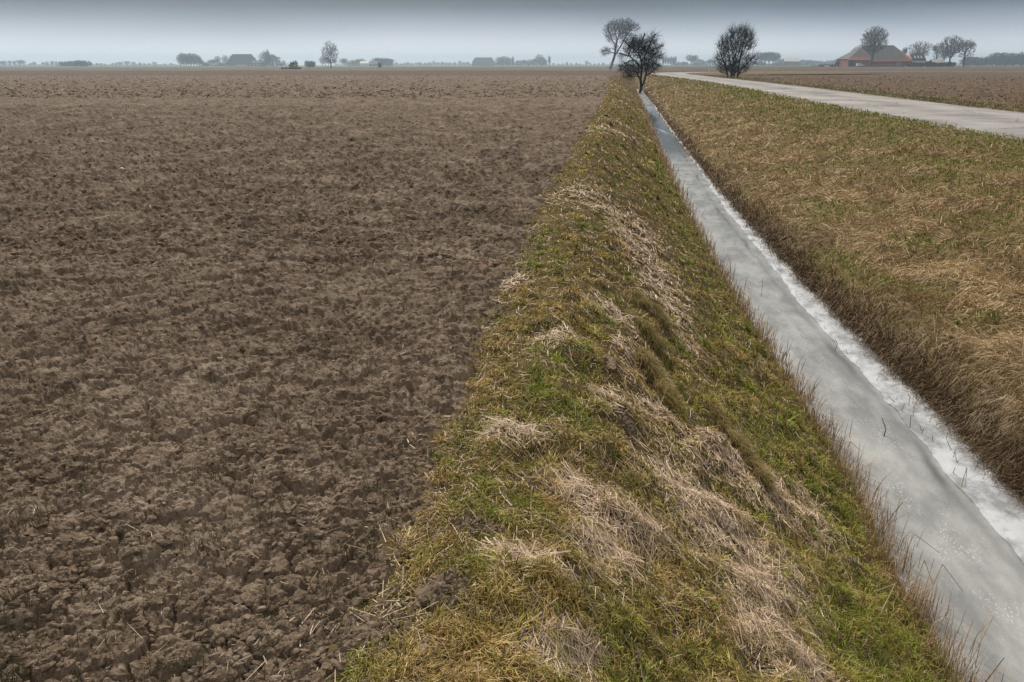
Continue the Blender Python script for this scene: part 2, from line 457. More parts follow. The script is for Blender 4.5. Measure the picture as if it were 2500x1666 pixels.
# --- ice
def ice_mat():
    m, nt, b = mat_new('ice')
    a = N(nt, 'ShaderNodeAttribute', attribute_name='flow')
    s = N(nt, 'ShaderNodeMapping'); s.inputs['Scale'].default_value = (1.0, 0.42, 1)
    nt.links.new(a.outputs['Vector'], s.inputs[0])
    big = N(nt, 'ShaderNodeTexNoise', Scale=2.4, Detail=9.0, Roughness=0.66); nt.links.new(s.outputs[0], big.inputs['Vector'])
    str_ = N(nt, 'ShaderNodeMapping'); str_.inputs['Scale'].default_value = (1, 0.12, 1); nt.links.new(a.outputs['Vector'], str_.inputs[0])
    streak = N(nt, 'ShaderNodeTexNoise', Scale=9.0, Detail=5.0, Roughness=0.6); nt.links.new(str_.outputs[0], streak.inputs['Vector'])
    add = N(nt, 'ShaderNodeMath', operation='MULTIPLY_ADD'); add.inputs[1].default_value = 0.12
    nt.links.new(streak.outputs[0], add.inputs[0])
    mu = N(nt, 'ShaderNodeMath', operation='MULTIPLY'); mu.inputs[1].default_value = 0.88
    nt.links.new(big.outputs[0], mu.inputs[0]); nt.links.new(mu.outputs[0], add.inputs[2])
    r = N(nt, 'ShaderNodeValToRGB'); e = r.color_ramp.elements
    e[0].position = 0.40; e[0].color = (0.200, 0.202, 0.196, 1)
    e[1].position = 0.60; e[1].color = (0.36, 0.36, 0.347, 1)
    k = e.new(0.5); k.color = (0.275, 0.277, 0.268, 1)
    nt.links.new(add.outputs[0], r.inputs[0])
    # bubbles frozen in strings down the middle
    vo = N(nt, 'ShaderNodeTexVoronoi', Scale=55.0, feature='F1'); bs = N(nt, 'ShaderNodeMapping'); bs.inputs['Scale'].default_value = (1.2, 0.65, 1); nt.links.new(a.outputs['Vector'], bs.inputs[0]); nt.links.new(bs.outputs[0], vo.inputs['Vector'])
    br_ = N(nt, 'ShaderNodeValToRGB'); br_.color_ramp.elements[0].position = 0.10; br_.color_ramp.elements[0].color = (.8, .8, .8, 1)
    br_.color_ramp.elements[1].position = 0.34; br_.color_ramp.elements[1].color = (0, 0, 0, 1)
    nt.links.new(vo.outputs['Distance'], br_.inputs[0])
    bm = N(nt, 'ShaderNodeAttribute', attribute_name='bubbles')
    patch = N(nt, 'ShaderNodeTexNoise', Scale=7.0, Detail=4.0); nt.links.new(s.outputs[0], patch.inputs['Vector'])
    pr = N(nt, 'ShaderNodeValToRGB'); pr.color_ramp.elements[0].position = 0.44; pr.color_ramp.elements[1].position = 0.6
    nt.links.new(patch.outputs[0], pr.inputs[0])
    m1 = N(nt, 'ShaderNodeMath', operation='MULTIPLY'); nt.links.new(br_.outputs[0], m1.inputs[0]); nt.links.new(bm.outputs['Fac'], m1.inputs[1])
    m2 = N(nt, 'ShaderNodeMath', operation='MULTIPLY'); nt.links.new(m1.outputs[0], m2.inputs[0]); nt.links.new(pr.outputs[0], m2.inputs[1])
    mc = N(nt, 'ShaderNodeMix', data_type='RGBA'); mc.inputs[7].default_value = (0.60, 0.60, 0.58, 1)
    nt.links.new(m2.outputs[0], mc.inputs[0]); nt.links.new(r.outputs[0], mc.inputs[6])
    # clear dark ice next to the white shelf, open water far off
    dk = N(nt, 'ShaderNodeAttribute', attribute_name='clear')
    mc2 = N(nt, 'ShaderNodeMix', data_type='RGBA'); mc2.inputs[7].default_value = (0.10, 0.105, 0.10, 1)
    nt.links.new(dk.outputs['Fac'], mc2.inputs[0]); nt.links.new(mc.outputs[2], mc2.inputs[6])
    nt.links.new(mc2.outputs[2], b.inputs['Base Color'])
    rr = N(nt, 'ShaderNodeMapRange'); rr.inputs['To Min'].default_value = 0.14; rr.inputs['To Max'].default_value = 0.42
    nt.links.new(big.outputs[0], rr.inputs['Value'])
    wa = N(nt, 'ShaderNodeAttribute', attribute_name='water')
    mr = N(nt, 'ShaderNodeMix', data_type='FLOAT'); mr.inputs[3].default_value = 0.04
    nt.links.new(wa.outputs['Fac'], mr.inputs[0]); nt.links.new(rr.outputs[0], mr.inputs[2])
    nt.links.new(mr.outputs[0], b.inputs['Roughness'])
    b.inputs['IOR'].default_value = 1.33
    bp = N(nt, 'ShaderNodeBump', Strength=0.10, Distance=0.004)
    nt.links.new(add.outputs[0], bp.inputs['Height']); nt.links.new(bp.outputs[0], b.inputs['Normal'])
    return m
yi = rows(1.5, 132, 0.008, 40, 0.014)
yi = np.concatenate([np.linspace(-12, 1.3, 10), yi])
ti = np.linspace(0, 1, 70)
T, Yb = np.meshgrid(ti, yi)
A = c_water(Yb) - 0.25; B = c_shore(Yb) + 0.12
Xb = A + (B - A) * T
dsn = Xb - c_snow(Yb)
wob = 0.05 * fbm(Yb * 1.7, Xb * 0 + 3.3, 61, 3)
clear = np.exp(-((dsn + 0.06 + wob) / 0.038) ** 2) * (0.35 + 0.65 * sst(-.1, .35, fbm(Yb * 0.8, Xb, 62, 2)))
wat = sst(24, 30, Yb) * (1 - sst(58, 66, Yb)) * sst(-0.25, 0.05, fbm(Yb / 6, Xb / 0.8, 63, 3) + 0.2)
clear = np.clip(clear + wat * 0.85, 0, 1)
bub = np.exp(-((dsn + 0.30 + 2 * wob) / 0.17) ** 2) * 1.2 + 0.12
flow = np.stack([Xb - c_water(Yb), Yb, 0 * Yb], -1).reshape(-1, 3)
ice = link('ditch_ice', np_mesh('ditch_ice', np.stack([Xb, Yb, np.full_like(Xb, ICE_Z)], -1).reshape(-1, 3), [grid_faces(len(yi), len(ti))], True,
           attrs={'flow': flow, 'clear': clear.ravel(), 'bubbles': bub.ravel(), 'water': wat.ravel()}), None, ice_mat())
tag(ice, 'grey sheet of ice with strings of bubbles filling the ditch', 'ice', kind='structure')

# white shelf of snow ice along the far shore, ragged edge, a few centimetres thick
def shelf_mat():
    m, nt, b = mat_new('snow_ice')
    a = N(nt, 'ShaderNodeAttribute', attribute_name='flow')
    s = N(nt, 'ShaderNodeMapping'); s.inputs['Scale'].default_value = (1, 0.6, 1); nt.links.new(a.outputs['Vector'], s.inputs[0])
    n = N(nt, 'ShaderNodeTexNoise', Scale=4.0, Detail=9.0, Roughness=0.68); nt.links.new(s.outputs[0], n.inputs['Vector'])
    r = N(nt, 'ShaderNodeValToRGB'); e = r.color_ramp.elements
    e[0].position = 0.40; e[0].color = (0.22, 0.23, 0.235, 1); e[1].position = 0.56; e[1].color = (0.49, 0.50, 0.52, 1)
    nt.links.new(n.outputs[0], r.inputs[0]); nt.links.new(r.outputs[0], b.inputs['Base Color'])
    b.inputs['Roughness'].default_value = 0.5
    bp = N(nt, 'ShaderNodeBump', Strength=0.4, Distance=0.01)
    nt.links.new(n.outputs[0], bp.inputs['Height']); nt.links.new(bp.outputs[0], b.inputs['Normal'])
    return m
ys_ = np.concatenate([np.linspace(-12, 1.3, 6), rows(1.5, 92, 0.006, 40, 0.012)])
tt = np.array([0, 0, .04, .15, .35, .6, .85, 1.0])
T, Yb = np.meshgrid(tt, ys_)
edge = c_snow(Yb) + 0.09 * sst(6, 14, Yb) + 0.045 * fbm(Yb * 2.4, 0 * Yb, 71, 5) + 0.03 * np.round(3 * vnoise(Yb * 0.7, 0 * Yb + 2, 72)) / 3
edge = edge + sst(12, 26, Yb) * (0.13 * fbm(Yb * 0.9, 0 * Yb + 9, 73, 3) + 0.05)
edge = np.minimum(edge + 0.5 * sst(60, 90, Yb), c_shore(Yb) + 0.10)
B = c_shore(Yb) + 0.12
Xb = edge + (B - edge) * T
th = 0.010 + 0.008 * vnoise(Yb * 1.3, Xb * 3, 74) + 0.012 * np.abs(vnoise(Yb * 5, Xb * 7, 75)) * (T > .1)
Zb = ICE_Z + np.maximum(th, 0.004) * (1 + 0.8 * T)
Zb[:, 0] = ICE_Z - 0.01
flow = np.stack([Xb - c_water(Yb), Yb, 0 * Yb], -1).reshape(-1, 3)
sh = link('snow_ice', np_mesh('snow_ice', np.stack([Xb, Yb, Zb], -1).reshape(-1, 3), [grid_faces(len(ys_), len(tt))], False, attrs={'flow': flow}), None, shelf_mat())
tag(sh, 'white shelf of rough snow ice along the far shore of the ditch', 'ice', kind='structure')

# --- road
def road_mat():
    m, nt, b = mat_new('asphalt')
    g = N(nt, 'ShaderNodeNewGeometry')
    n1 = N(nt, 'ShaderNodeTexNoise', Scale=0.35, Detail=5.0, Roughness=0.6)
    n2 = N(nt, 'ShaderNodeTexNoise', Scale=16.0, Detail=7.0, Roughness=0.85)
    n3 = N(nt, 'ShaderNodeTexVoronoi', Scale=14.0)
    for n in (n1, n2, n3): nt.links.new(g.outputs['Position'], n.inputs['Vector'])
    ad = N(nt, 'ShaderNodeMath', operation='MULTIPLY_ADD'); ad.inputs[1].default_value = 0.5
    nt.links.new(n1.outputs[0], ad.inputs[0])
    mu = N(nt, 'ShaderNodeMath', operation='MULTIPLY'); mu.inputs[1].default_value = 0.5; nt.links.new(n2.outputs[0], mu.inputs[0])
    nt.links.new(mu.outputs[0], ad.inputs[2])
    ac = N(nt, 'ShaderNodeAttribute', attribute_name='across')
    wv = N(nt, 'ShaderNodeMath', operation='MULTIPLY_ADD'); wv.inputs[1].default_value = 12.566; wv.inputs[2].default_value = 0.0
    nt.links.new(ac.outputs['Fac'], wv.inputs[0])
    co = N(nt, 'ShaderNodeMath', operation='COSINE'); nt.links.new(wv.outputs[0], co.inputs[0])
    tr = N(nt, 'ShaderNodeMath', operation='MULTIPLY_ADD'); tr.inputs[1].default_value = -0.035; nt.links.new(co.outputs[0], tr.inputs[0])
    nt.links.new(ad.outputs[0], tr.inputs[2]); ad = tr
    r = N(nt, 'ShaderNodeValToRGB'); e = r.color_ramp.elements
    e[0].position = 0.38; e[0].color = (0.155, 0.143, 0.135, 1); e[1].position = 0.62; e[1].color = (0.40, 0.375, 0.36, 1)
    nt.links.new(ad.outputs[0], r.inputs[0])
    ck = N(nt, 'ShaderNodeTexVoronoi', Scale=0.55, feature='DISTANCE_TO_EDGE')
    wq = N(nt, 'ShaderNodeTexNoise', Scale=1.5, Detail=4.0); nt.links.new(g.outputs['Position'], wq.inputs['Vector'])
    wm = N(nt, 'ShaderNodeMix', data_type='VECTOR'); wm.inputs[0].default_value = 0.35
    nt.links.new(g.outputs['Position'], wm.inputs[4]); nt.links.new(wq.outputs['Color'], wm.inputs[5]); nt.links.new(wm.outputs[1], ck.inputs['Vector'])
    cr = N(nt, 'ShaderNodeValToRGB'); cr.color_ramp.elements[0].position = 0.004; cr.color_ramp.elements[0].color = (.55, .55, .55, 1); cr.color_ramp.elements[1].position = 0.016; cr.color_ramp.elements[1].color = (0, 0, 0, 1)
    nt.links.new(ck.outputs['Distance'], cr.inputs[0])
    mk = N(nt, 'ShaderNodeMix', data_type='RGBA'); mk.inputs[7].default_value = (0.07, 0.062, 0.055, 1)
    nt.links.new(cr.outputs[0], mk.inputs[0]); nt.links.new(r.outputs[0], mk.inputs[6])
    # mud carried in from both verges
    ed = N(nt, 'ShaderNodeMath', operation='SUBTRACT'); ed.inputs[1].default_value = 0.5; nt.links.new(ac.outputs['Fac'], ed.inputs[0])
    eb = N(nt, 'ShaderNodeMath', operation='ABSOLUTE'); nt.links.new(ed.outputs[0], eb.inputs[0])
    en = N(nt, 'ShaderNodeMath', operation='MULTIPLY_ADD'); en.inputs[1].default_value = 0.16; nt.links.new(wq.outputs[0], en.inputs[0]); nt.links.new(eb.outputs[0], en.inputs[2])
    er = N(nt, 'ShaderNodeValToRGB'); er.color_ramp.elements[0].position = 0.52; er.color_ramp.elements[1].position = 0.60
    nt.links.new(en.outputs[0], er.inputs[0])
    mm = N(nt, 'ShaderNodeMix', data_type='RGBA'); mm.inputs[7].default_value = (0.17, 0.125, 0.085, 1)
    nt.links.new(er.outputs[0], mm.inputs[0]); nt.links.new(mk.outputs[2], mm.inputs[6])
    nt.links.new(mm.outputs[2], b.inputs['Base Color'])
    b.inputs['Roughness'].default_value = 0.75; b.inputs['Specular IOR Level'].default_value = 0.3
    bp = N(nt, 'ShaderNodeBump', Strength=0.8, Distance=0.02); nt.links.new(n3.outputs['Distance'], bp.inputs['Height'])
    nt.links.new(bp.outputs[0], b.inputs['Normal'])
    return m
Lp = [(c_roadl(y), y) for y in np.concatenate([np.linspace(-12, 40, 160), np.linspace(40.5, 134, 120)])]
Rp = [(c_roadr(y), y) for y in np.concatenate([np.linspace(-12, 40, 160), np.linspace(40.5, 134, 120)])]
def arc(pts, n):
    P = np.array(pts, float); t = np.linspace(0, len(P) - 1, n)
    out = []
    for u in t:     # Catmull-Rom through the control points
        i = min(int(u), len(P) - 2); f = u - i
        p0 = P[max(i - 1, 0)]; p1 = P[i]; p2 = P[i + 1]; p3 = P[min(i + 2, len(P) - 1)]
        out.append(tuple(0.5 * ((2 * p1) + (-p0 + p2) * f + (2 * p0 - 5 * p1 + 4 * p2 - p3) * f * f + (-p0 + 3 * p1 - 3 * p2 + p3) * f ** 3)))
    return out
La = arc([Lp[-1], (25.2, 152), (29.0, 172), (36, 188), (48, 197), (66, 200.4), (120, 200.6), (400, 200.6), (1500, 200.6)], 80)[1:]
Ra = arc([Rp[-1], (31.2, 148), (34.0, 162), (39.0, 177), (48, 188.5), (66, 194.6), (120, 195.4), (400, 195.4), (1500, 195.4)], 80)[1:]
Lr = np.array(Lp + La); Rr = np.array(Rp + Ra)
jit = np.concatenate([0.09 * fbm(np.arange(280) * .35, np.zeros(280), 81, 3), np.zeros(len(La))])
jit2 = np.concatenate([0.09 * fbm(np.arange(280) * .35, np.zeros(280) + 5, 82, 3), np.zeros(len(La))])
Lr[:, 0] += jit; Rr[:, 0] += jit2
tt = np.linspace(0, 1, 9)
P = Lr[:, None, :] * (1 - tt)[None, :, None] + Rr[:, None, :] * tt[None, :, None]
zc = 0.150 + 0.03 * (1 - (2 * tt - 1) ** 2)[None, :] + swell(P[..., 0], P[..., 1])
rd = link('road', np_mesh('road', np.concatenate([P, zc[..., None]], -1).reshape(-1, 3), [grid_faces(len(Lr), 9)], True, attrs={'across': np.repeat(tt[None, :], len(Lr), 0).ravel()}), None, road_mat())
tag(rd, 'narrow pale worn asphalt road curving away along the ditch', 'road', kind='structure')

# grassy corner inside the road bend
xx = np.linspace(30, 75, 40); tt = np.linspace(0, 1, 14)
y1 = np.interp(xx, np.array(Ra)[:60, 0], np.array(Ra)[:60, 1]) + .3; y0 = np.minimum(np.interp(xx, [30, 75], [139, 165]), y1 - .5)
Yc = y0[:, None] * (1 - tt) + y1[:, None] * tt; Xc = np.repeat(xx[:, None], 14, 1)
cn = link('verge_corner', np_mesh('verge_corner', np.stack([Xc, Yc, 0.10 + 0.04 * vnoise(Xc, Yc, 92)], -1).reshape(-1, 3), [grid_faces(40, 14)], True), None, M_thatch)
tag(cn, 'green grassy corner inside the bend of the road', 'verge', kind='structure')

# --- right verge and ploughed field
ysv = np.concatenate([np.linspace(-12, 1.3, 6), rows(1.5, 141, 0.009, 200, 0.02)])
def verge_z(off, X, Y):
    w = sst(0.0, 0.4, off)
    z = 0.125 - 0.07 * sst(0.6, 2.4, off) - 0.05 * sst(2.2, 3.2, off)
    return z + 0.05 * fbm(X / 1.1, Y / 1.1, 91, 3) * w
offs = np.concatenate([np.linspace(-3.0, 0, 5)[:-1], np.linspace(0, 3.4, 26)])
O, Yb = np.meshgrid(offs, ysv)
Xb = c_roadr(Yb) + O
vg = link('verge', np_mesh('verge', np.stack([Xb, Yb, np.where(O < 0, 0.12, verge_z(O, Xb, Yb))], -1).reshape(-1, 3), [grid_faces(len(ysv), len(offs))], True), None, M_thatch)
tag(vg, 'grassy verge between the road and the ploughed field', 'verge', kind='structure')
def plough_z(off, X, Y):
    f1, f2, c = worley(X / 0.42 + 0.3 * vnoise(X, Y, 93), Y / 0.30, 94)
    g1, g2, d = worley(X / 0.19, Y / 0.16, 95)
    z = 0.14 * c * np.sqrt(np.clip(1 - f1 ** 2, 0, 1)) + 0.05 * d * np.clip(1 - g1, 0, 1) + 0.06 * fbm(X / 1.5, Y / 1.5, 96, 4)
    return z * sst(-0.3, 0.9, off) - 0.03
offs = np.concatenate([np.linspace(0, 1, 90) ** 1.8 * 42, 42 + np.geomspace(1, 1500, 20)])
yp = np.concatenate([np.linspace(-12, 10, 6), rows(11, 141, 0.0065, 300, 0.02)])
O, Yb = np.meshgrid(offs, yp)
Ow = O * (0.4 + 0.6 * np.maximum(Yb, 20) / 60)
Xb = c_roadr(Yb) + 3.0 + Ow
pf = link('ploughed_field', np_mesh('ploughed_field', np.stack([Xb, Yb, plough_z(Ow, Xb, Yb)], -1).reshape(-1, 3), [grid_faces(len(yp), len(offs))], True), None, M_plough)
tag(pf, 'coarsely ploughed brown field right of the road', 'field', kind='structure')

# ------------------------------------------------------------------ blades, straw, reeds
UP = np.array([0, 0, 1.0])
def blades(name, P, head, slope, a1, a2, L, W, c0, c1, mat, label, cat, kind='stuff', split=0.55, flat=None, parent=None, blunt=False):
    """each blade is a tapering strip of three points: base, bend, tip"""
    n = len(P)
    F = np.stack([np.cos(head), np.sin(head), slope], -1); F /= np.linalg.norm(F, axis=1)[:, None]
    d1 = F * np.sin(a1)[:, None] + UP * np.cos(a1)[:, None]
    d2 = F * np.sin(a2)[:, None] + UP * np.cos(a2)[:, None]
    mid = P + d1 * (L * split)[:, None]
    tip = mid + d2 * (L * (1 - split))[:, None]
    side = np.stack([-np.sin(head), np.cos(head), np.zeros(n)], -1)
    tw = rng.normal(0, 0.5, n) if flat is None else flat
    nrm = np.cross(d1, side)
    wv = side * np.cos(tw)[:, None] + nrm * np.sin(tw)[:, None]
    w = W[:, None] * wv * 0.5
    if blunt:       # straw: one straight or bent strip, cut off square
        V = np.stack([P - w, P + w, tip - w * .8, tip + w * .8], 1).reshape(-1, 3)
        b = np.arange(n)[:, None] * 4
        Q = [b + np.array([0, 1, 3, 2])]
        cc = np.stack([c0, c0, c1, c1], 1).reshape(-1, 3)
    else:           # blade: a strip ending in a point
        V = np.stack([P - w, P + w, mid - w * .85, mid + w * .85, tip], 1).reshape(-1, 3)
        b = np.arange(n)[:, None] * 5
        Q = [b + np.array([0, 1, 3, 2]), b + np.array([2, 3, 4])]
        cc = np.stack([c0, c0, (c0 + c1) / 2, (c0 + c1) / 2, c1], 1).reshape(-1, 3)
    o = link(name, np_mesh(name, V, Q, False, col=np.clip(cc, 0, 1)), parent, mat)
    return tag(o, label, cat, kind=kind) if parent is None else o

def pick_y(n, y0, y1, p=2.0):
    """more blades near the feet than far off"""
    u = rng.random(n)
    k = 1 - p
    return (y0 ** k + u * (y1 ** k - y0 ** k)) ** (1 / k)

def lerp3(a, b, t):
    return np.array(a)[None] * (1 - t)[:, None] + np.array(b)[None] * t[:, None]

def var(c, s=0.2):
    return c * (1 + s * rng.normal(0, 1, len(c)))[:, None].clip(0.35, 2.0)

# heaps of straw and bare patches on the near bank: (t across the bank, Y along it, half width in t, half length)
STRAW = [(0.255, 11.0, 0.177, 1.05), (0.435, 10.72, 0.252, 1.025), (0.498, 9.36, 0.135, 1.363), (0.552, 7.97, 0.107, 1.312), (0.571, 6.7, 0.074, 0.737), (0.42, 5.12, 0.078, 0.213), (0.329, 5.86, 0.066, 0.263), (0.353, 4.18, 0.052, 0.225), (0.451, 4.35, 0.057, 0.163), (0.603, 4.2, 0.096, 0.225), (0.692, 4.18, 0.187, 0.338), (0.765, 4.07, 0.098, 0.225), (0.506, 3.46, 0.125, 0.288), (0.58, 3.29, 0.127, 0.4), (0.599, 2.99, 0.091, 0.362), (0.586, 2.66, 0.07, 0.263), (0.613, 2.51, 0.068, 0.138), (0.341, 2.91, 0.086, 0.138), (0.31, 2.64, 0.052, 0.125), (0.256, 3.09, 0.052, 0.15), (0.198, 2.4, 0.052, 0.1), (0.261, 1.96, 0.052, 0.1), (0.13, 3.43, 0.052, 0.1), (0.047, 6.3, 0.053, 0.263), (0.224, 4.78, 0.052, 0.175)]
BARE = [(0.092, 2.20, 0.05, 0.12), (0.116, 2.61, 0.053, 0.09), (0.362, 3.91, 0.044, 0.19), (0.392, 3.66, 0.04, 0.22), (0.611, 4.52, 0.05, 0.2), (0.543, 3.4, 0.048, 0.2), (0.267, 2.35, 0.04, 0.08), (0.029, 2.07, 0.043, 0.09), (0.025, 5.53, 0.049, 0.23), (0.336, 4.65, 0.04, 0.13), (0.545, 2.39, 0.04, 0.08), (0.06, 9.23, 0.048, 0.28)]
def blobs(lst, t, Y):
    r = np.zeros_like(t)
    for (a, b, ra, rb) in lst:
        d = ((t - a) / ra) ** 2 + ((Y - b) / rb) ** 2
        r = np.maximum(r, np.exp(-d * 1.1))
    return r
def near_masks(t, X, Y):
    n = fbm(X / 0.35, Y / 0.45, 101, 3)
    fine = fbm(X / 0.12, Y / 0.15, 102, 2)
    far = sst(12, 20, Y)
    s = blobs(STRAW, t, Y)
    # beyond the heaps the litter lies in slanting streaks
    s = np.maximum(s, far * sst(0.05, 0.45, fbm((X - 0.5 * Y) / 1.2, Y / 5, 103, 3)) * (0.9 - 0.5 * np.abs(t - 0.45)))
    s = np.clip(1.15 * s + 0.40 * n + 0.15 * fine, 0, 1)
    b = np.clip(blobs(BARE, t, Y) * 1.25 + 0.3 * fine - 0.1, 0, 1)
    g = np.clip(0.5 + 1.3 * fbm(X / 0.5, Y / 0.8, 104, 3) + 0.35 * sst(0.55, 0.85, t), 0, 1)
    return s, b, g
def left_pts(n, y0, y1, t0, t1, p=2.0):
    Y = pick_y(n, y0, y1, p); t = t0 + (t1 - t0) * rng.random(n)
    # ragged field edge
    A = c_field(Y); B = c_water(Y)
    X = A + (B - A) * t
    return t, X, Y
def slope_along(zf, ca, cb, X, Y, head):
    e = 0.05
    def z(x, y):
        A = ca(y); B = cb(y); return zf((x - A) / (B - A), x, y)
    return (z(X + e * np.cos(head), Y + e * np.sin(head)) - z(X, Y)) / e

def far_w(Y, w, k=0.9):
    return np.maximum(w, k * Y / 797.0)

# near bank: short turf
n = 150000
t, X, Y = left_pts(n, 1.55, 128, -0.10, 1.02)
rag = 0.14 * fbm(Y / 0.4, X * 0, 111, 3)
s, b, g = near_masks(t, X, Y)
tuft = fbm(X / 0.09, Y / 0.09, 112, 2)
keep = (rng.random(n) < (1 - 0.8 * s) * (1 - 0.92 * b) * (0.75 + 0.5 * tuft)) & (t > 0.01 - rag)
t, X, Y, s, b, g, tuft = [q[keep] for q in (t, X, Y, s, b, g, tuft)]
n = len(t)
P = np.stack([X, Y, left_z(t, X, Y) - 0.008], -1)
head = rng.normal(-0.35, 1.5, n)
sl = slope_along(left_z, c_field, c_water, X, Y, head)
a1 = np.abs(rng.normal(0.5, 0.35, n)); a2 = a1 + np.abs(rng.normal(0.7, 0.4, n))
L = (0.030 + 0.05 * rng.random(n) ** 1.5) * (1 + 0.9 * np.clip(tuft, -0.3, 1)) * (1 + 0.5 * sst(0.55, 0.9, t)) * (1 + sst(8, 40, Y))
W = far_w(Y, 0.0022 + 0.0016 * rng.random(n))
dead = np.clip(0.68 - 0.75 * (g - 0.5) + 0.35 * s + rng.normal(0, 0.28, n) + 0.25 * sst(12, 50, Y), 0, 1)
c0 = lerp3((0.085, 0.112, 0.010), (0.215, 0.128, 0.034), dead)  # shade between blades put into the darker base colour; tips paler from dryness
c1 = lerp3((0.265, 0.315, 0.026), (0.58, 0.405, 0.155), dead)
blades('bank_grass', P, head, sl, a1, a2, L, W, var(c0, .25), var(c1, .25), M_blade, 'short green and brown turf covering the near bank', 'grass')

# near bank: separate tufts, each its own colour, blades splaying out of a crown
nc = 3400
t, X, Y = left_pts(nc, 1.55, 60, -0.01, 1.0, 2.0)
s, b, g = near_masks(t, X, Y)
keep = rng.random(nc) < (1 - .65 * s) * (1 - .9 * b)
t, X, Y, g = t[keep], X[keep], Y[keep], g[keep]; nc = len(t)
per = 30
ci = np.repeat(np.arange(nc), per); n = nc * per
rad = (0.022 + 0.04 * rng.random(nc) ** 2) * (1 + .6 * sst(6, 25, Y))
ang = rng.uniform(0, 2 * pi, n); rr = rad[ci] * np.sqrt(rng.random(n))
Xb = X[ci] + rr * np.cos(ang); Yb = Y[ci] + rr * np.sin(ang)
tb = (Xb - c_field(Yb)) / (c_water(Yb) - c_field(Yb))
P = np.stack([Xb, Yb, left_z(tb, Xb, Yb) - 0.006 + 0.25 * np.maximum(rad[ci] - rr, 0)], -1)
lean_ = rng.normal(-.5, .9, nc)
head = np.where(rng.random(n) < .6, ang, lean_[ci]) + rng.normal(0, .35, n)
sl = slope_along(left_z, c_field, c_water, Xb, Yb, head)
a1 = 0.12 + 0.5 * rr / rad[ci] + np.abs(rng.normal(.1, .15, n)); a2 = a1 + np.abs(rng.normal(.85, .4, n))
size = (0.035 + .070 * rng.random(nc) ** 2.0) * (0.6 + 0.4 * sst(0, .2, t)) * (1 + .35 * sst(.5, .85, t)) * (1 + .7 * sst(8, 30, Y))
L = size[ci] * (.55 + .6 * rng.random(n)); W = far_w(Yb, .0024 + .0014 * rng.random(n))
tone = np.clip(.60 - .9 * (g - .5) + rng.normal(0, .30, nc), 0, 1)
dk = np.clip(1 + rng.normal(0, .38, nc), .35, 1.8)
dead = np.clip(tone[ci] + rng.normal(0, .2, n), 0, 1)
c0 = lerp3((0.070, 0.100, 0.008), (0.18, 0.105, 0.030), dead) * dk[ci][:, None]; c1 = lerp3((0.25, 0.32, 0.024), (0.62, 0.44, 0.175), dead) * dk[ci][:, None]  # darker blade bases carry painted shade for depth in the tuft; tips are drier
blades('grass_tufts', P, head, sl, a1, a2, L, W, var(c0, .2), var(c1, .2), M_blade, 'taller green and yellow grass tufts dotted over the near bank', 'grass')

# near bank: straw litter lying down the slope
n = 210000
t, X, Y = left_pts(n, 1.55, 110, -0.12, 0.97, 2.1)
s, b, g = near_masks(t, X, Y)
keep = rng.random(n) < np.clip(s * 1.1, 0.10, 1) * (1 - 0.75 * b) * np.where(t < 0, 0.05, 1)
t, X, Y, s = t[keep], X[keep], Y[keep], s[keep]
n = len(t)
P = np.stack([X, Y, left_z(t, X, Y) + 0.004 + 0.028 * rng.random(n) * s], -1)
head = rng.normal(-1.0, 0.75, n) + np.where(rng.random(n) < .35, rng.uniform(-pi, pi, n), 0) + pi * (rng.random(n) < .5)
sl = slope_along(left_z, c_field, c_water, X, Y, head)
a1 = np.clip(rng.normal(1.48, 0.10, n), 0.7, 1.66); a2 = a1 + rng.normal(0.05, 0.12, n)
L = (0.025 + 0.095 * rng.random(n) ** 2.2) * (1 + 0.8 * sst(8, 40, Y))
W = far_w(Y, 0.0017 + 0.0022 * rng.random(n) ** 2, .8)
k = rng.random(n)
c0 = lerp3((0.28, 0.190, 0.115), (0.76, 0.59, 0.42), k)
blades('straw_litter', P, head, sl, a1, a2, L, W, var(c0, .18), var(c0, .18), M_straw, 'pale broken straw and reed litter strewn over the near bank', 'straw', split=0.6, flat=rng.normal(0, 0.25, n), blunt=True)

# near bank: brown reed fringe at the edge of the ice
n = 11000
Y = pick_y(n, 2.6, 112, 1.75)
edge = rng.normal(0.02, 0.075, n)
clump = fbm(Y / 0.25, 0 * Y + 4, 113, 3)
keep = rng.random(n) < 0.38 + 1.2 * clump + 0.4 * sst(10, 30, Y)
Y, edge = Y[keep], edge[keep]; n = len(Y)
X = c_water(Y) + edge * (1 + 0 * Y)
A = c_field(Y); t = (X - A) / (c_water(Y) - A)
P = np.stack([X, Y, np.maximum(left_z(t, X, Y), ICE_Z) - 0.01], -1)
head = rng.normal(0.2, 1.3, n)
a1 = np.abs(rng.normal(0.2, 0.2, n)); a2 = a1 + np.abs(rng.normal(0.3, 0.35, n))
L = (0.06 + 0.25 * rng.random(n) ** 2.0) * (1 + 0.3 * sst(10, 40, Y))
W = far_w(Y, 0.0024 + 0.0020 * rng.random(n), .75)
c0 = lerp3((0.15, 0.09, 0.045), (0.40, 0.27, 0.15), rng.random(n)); c1 = lerp3((0.28, 0.18, 0.10), (0.60, 0.44, 0.28), rng.random(n))
blades('reed_fringe', P, head, 0 * head, a1, a2, L, W, var(c0), var(c1), M_straw, 'thin brown reed stubble standing along the near edge of the ice', 'reeds')

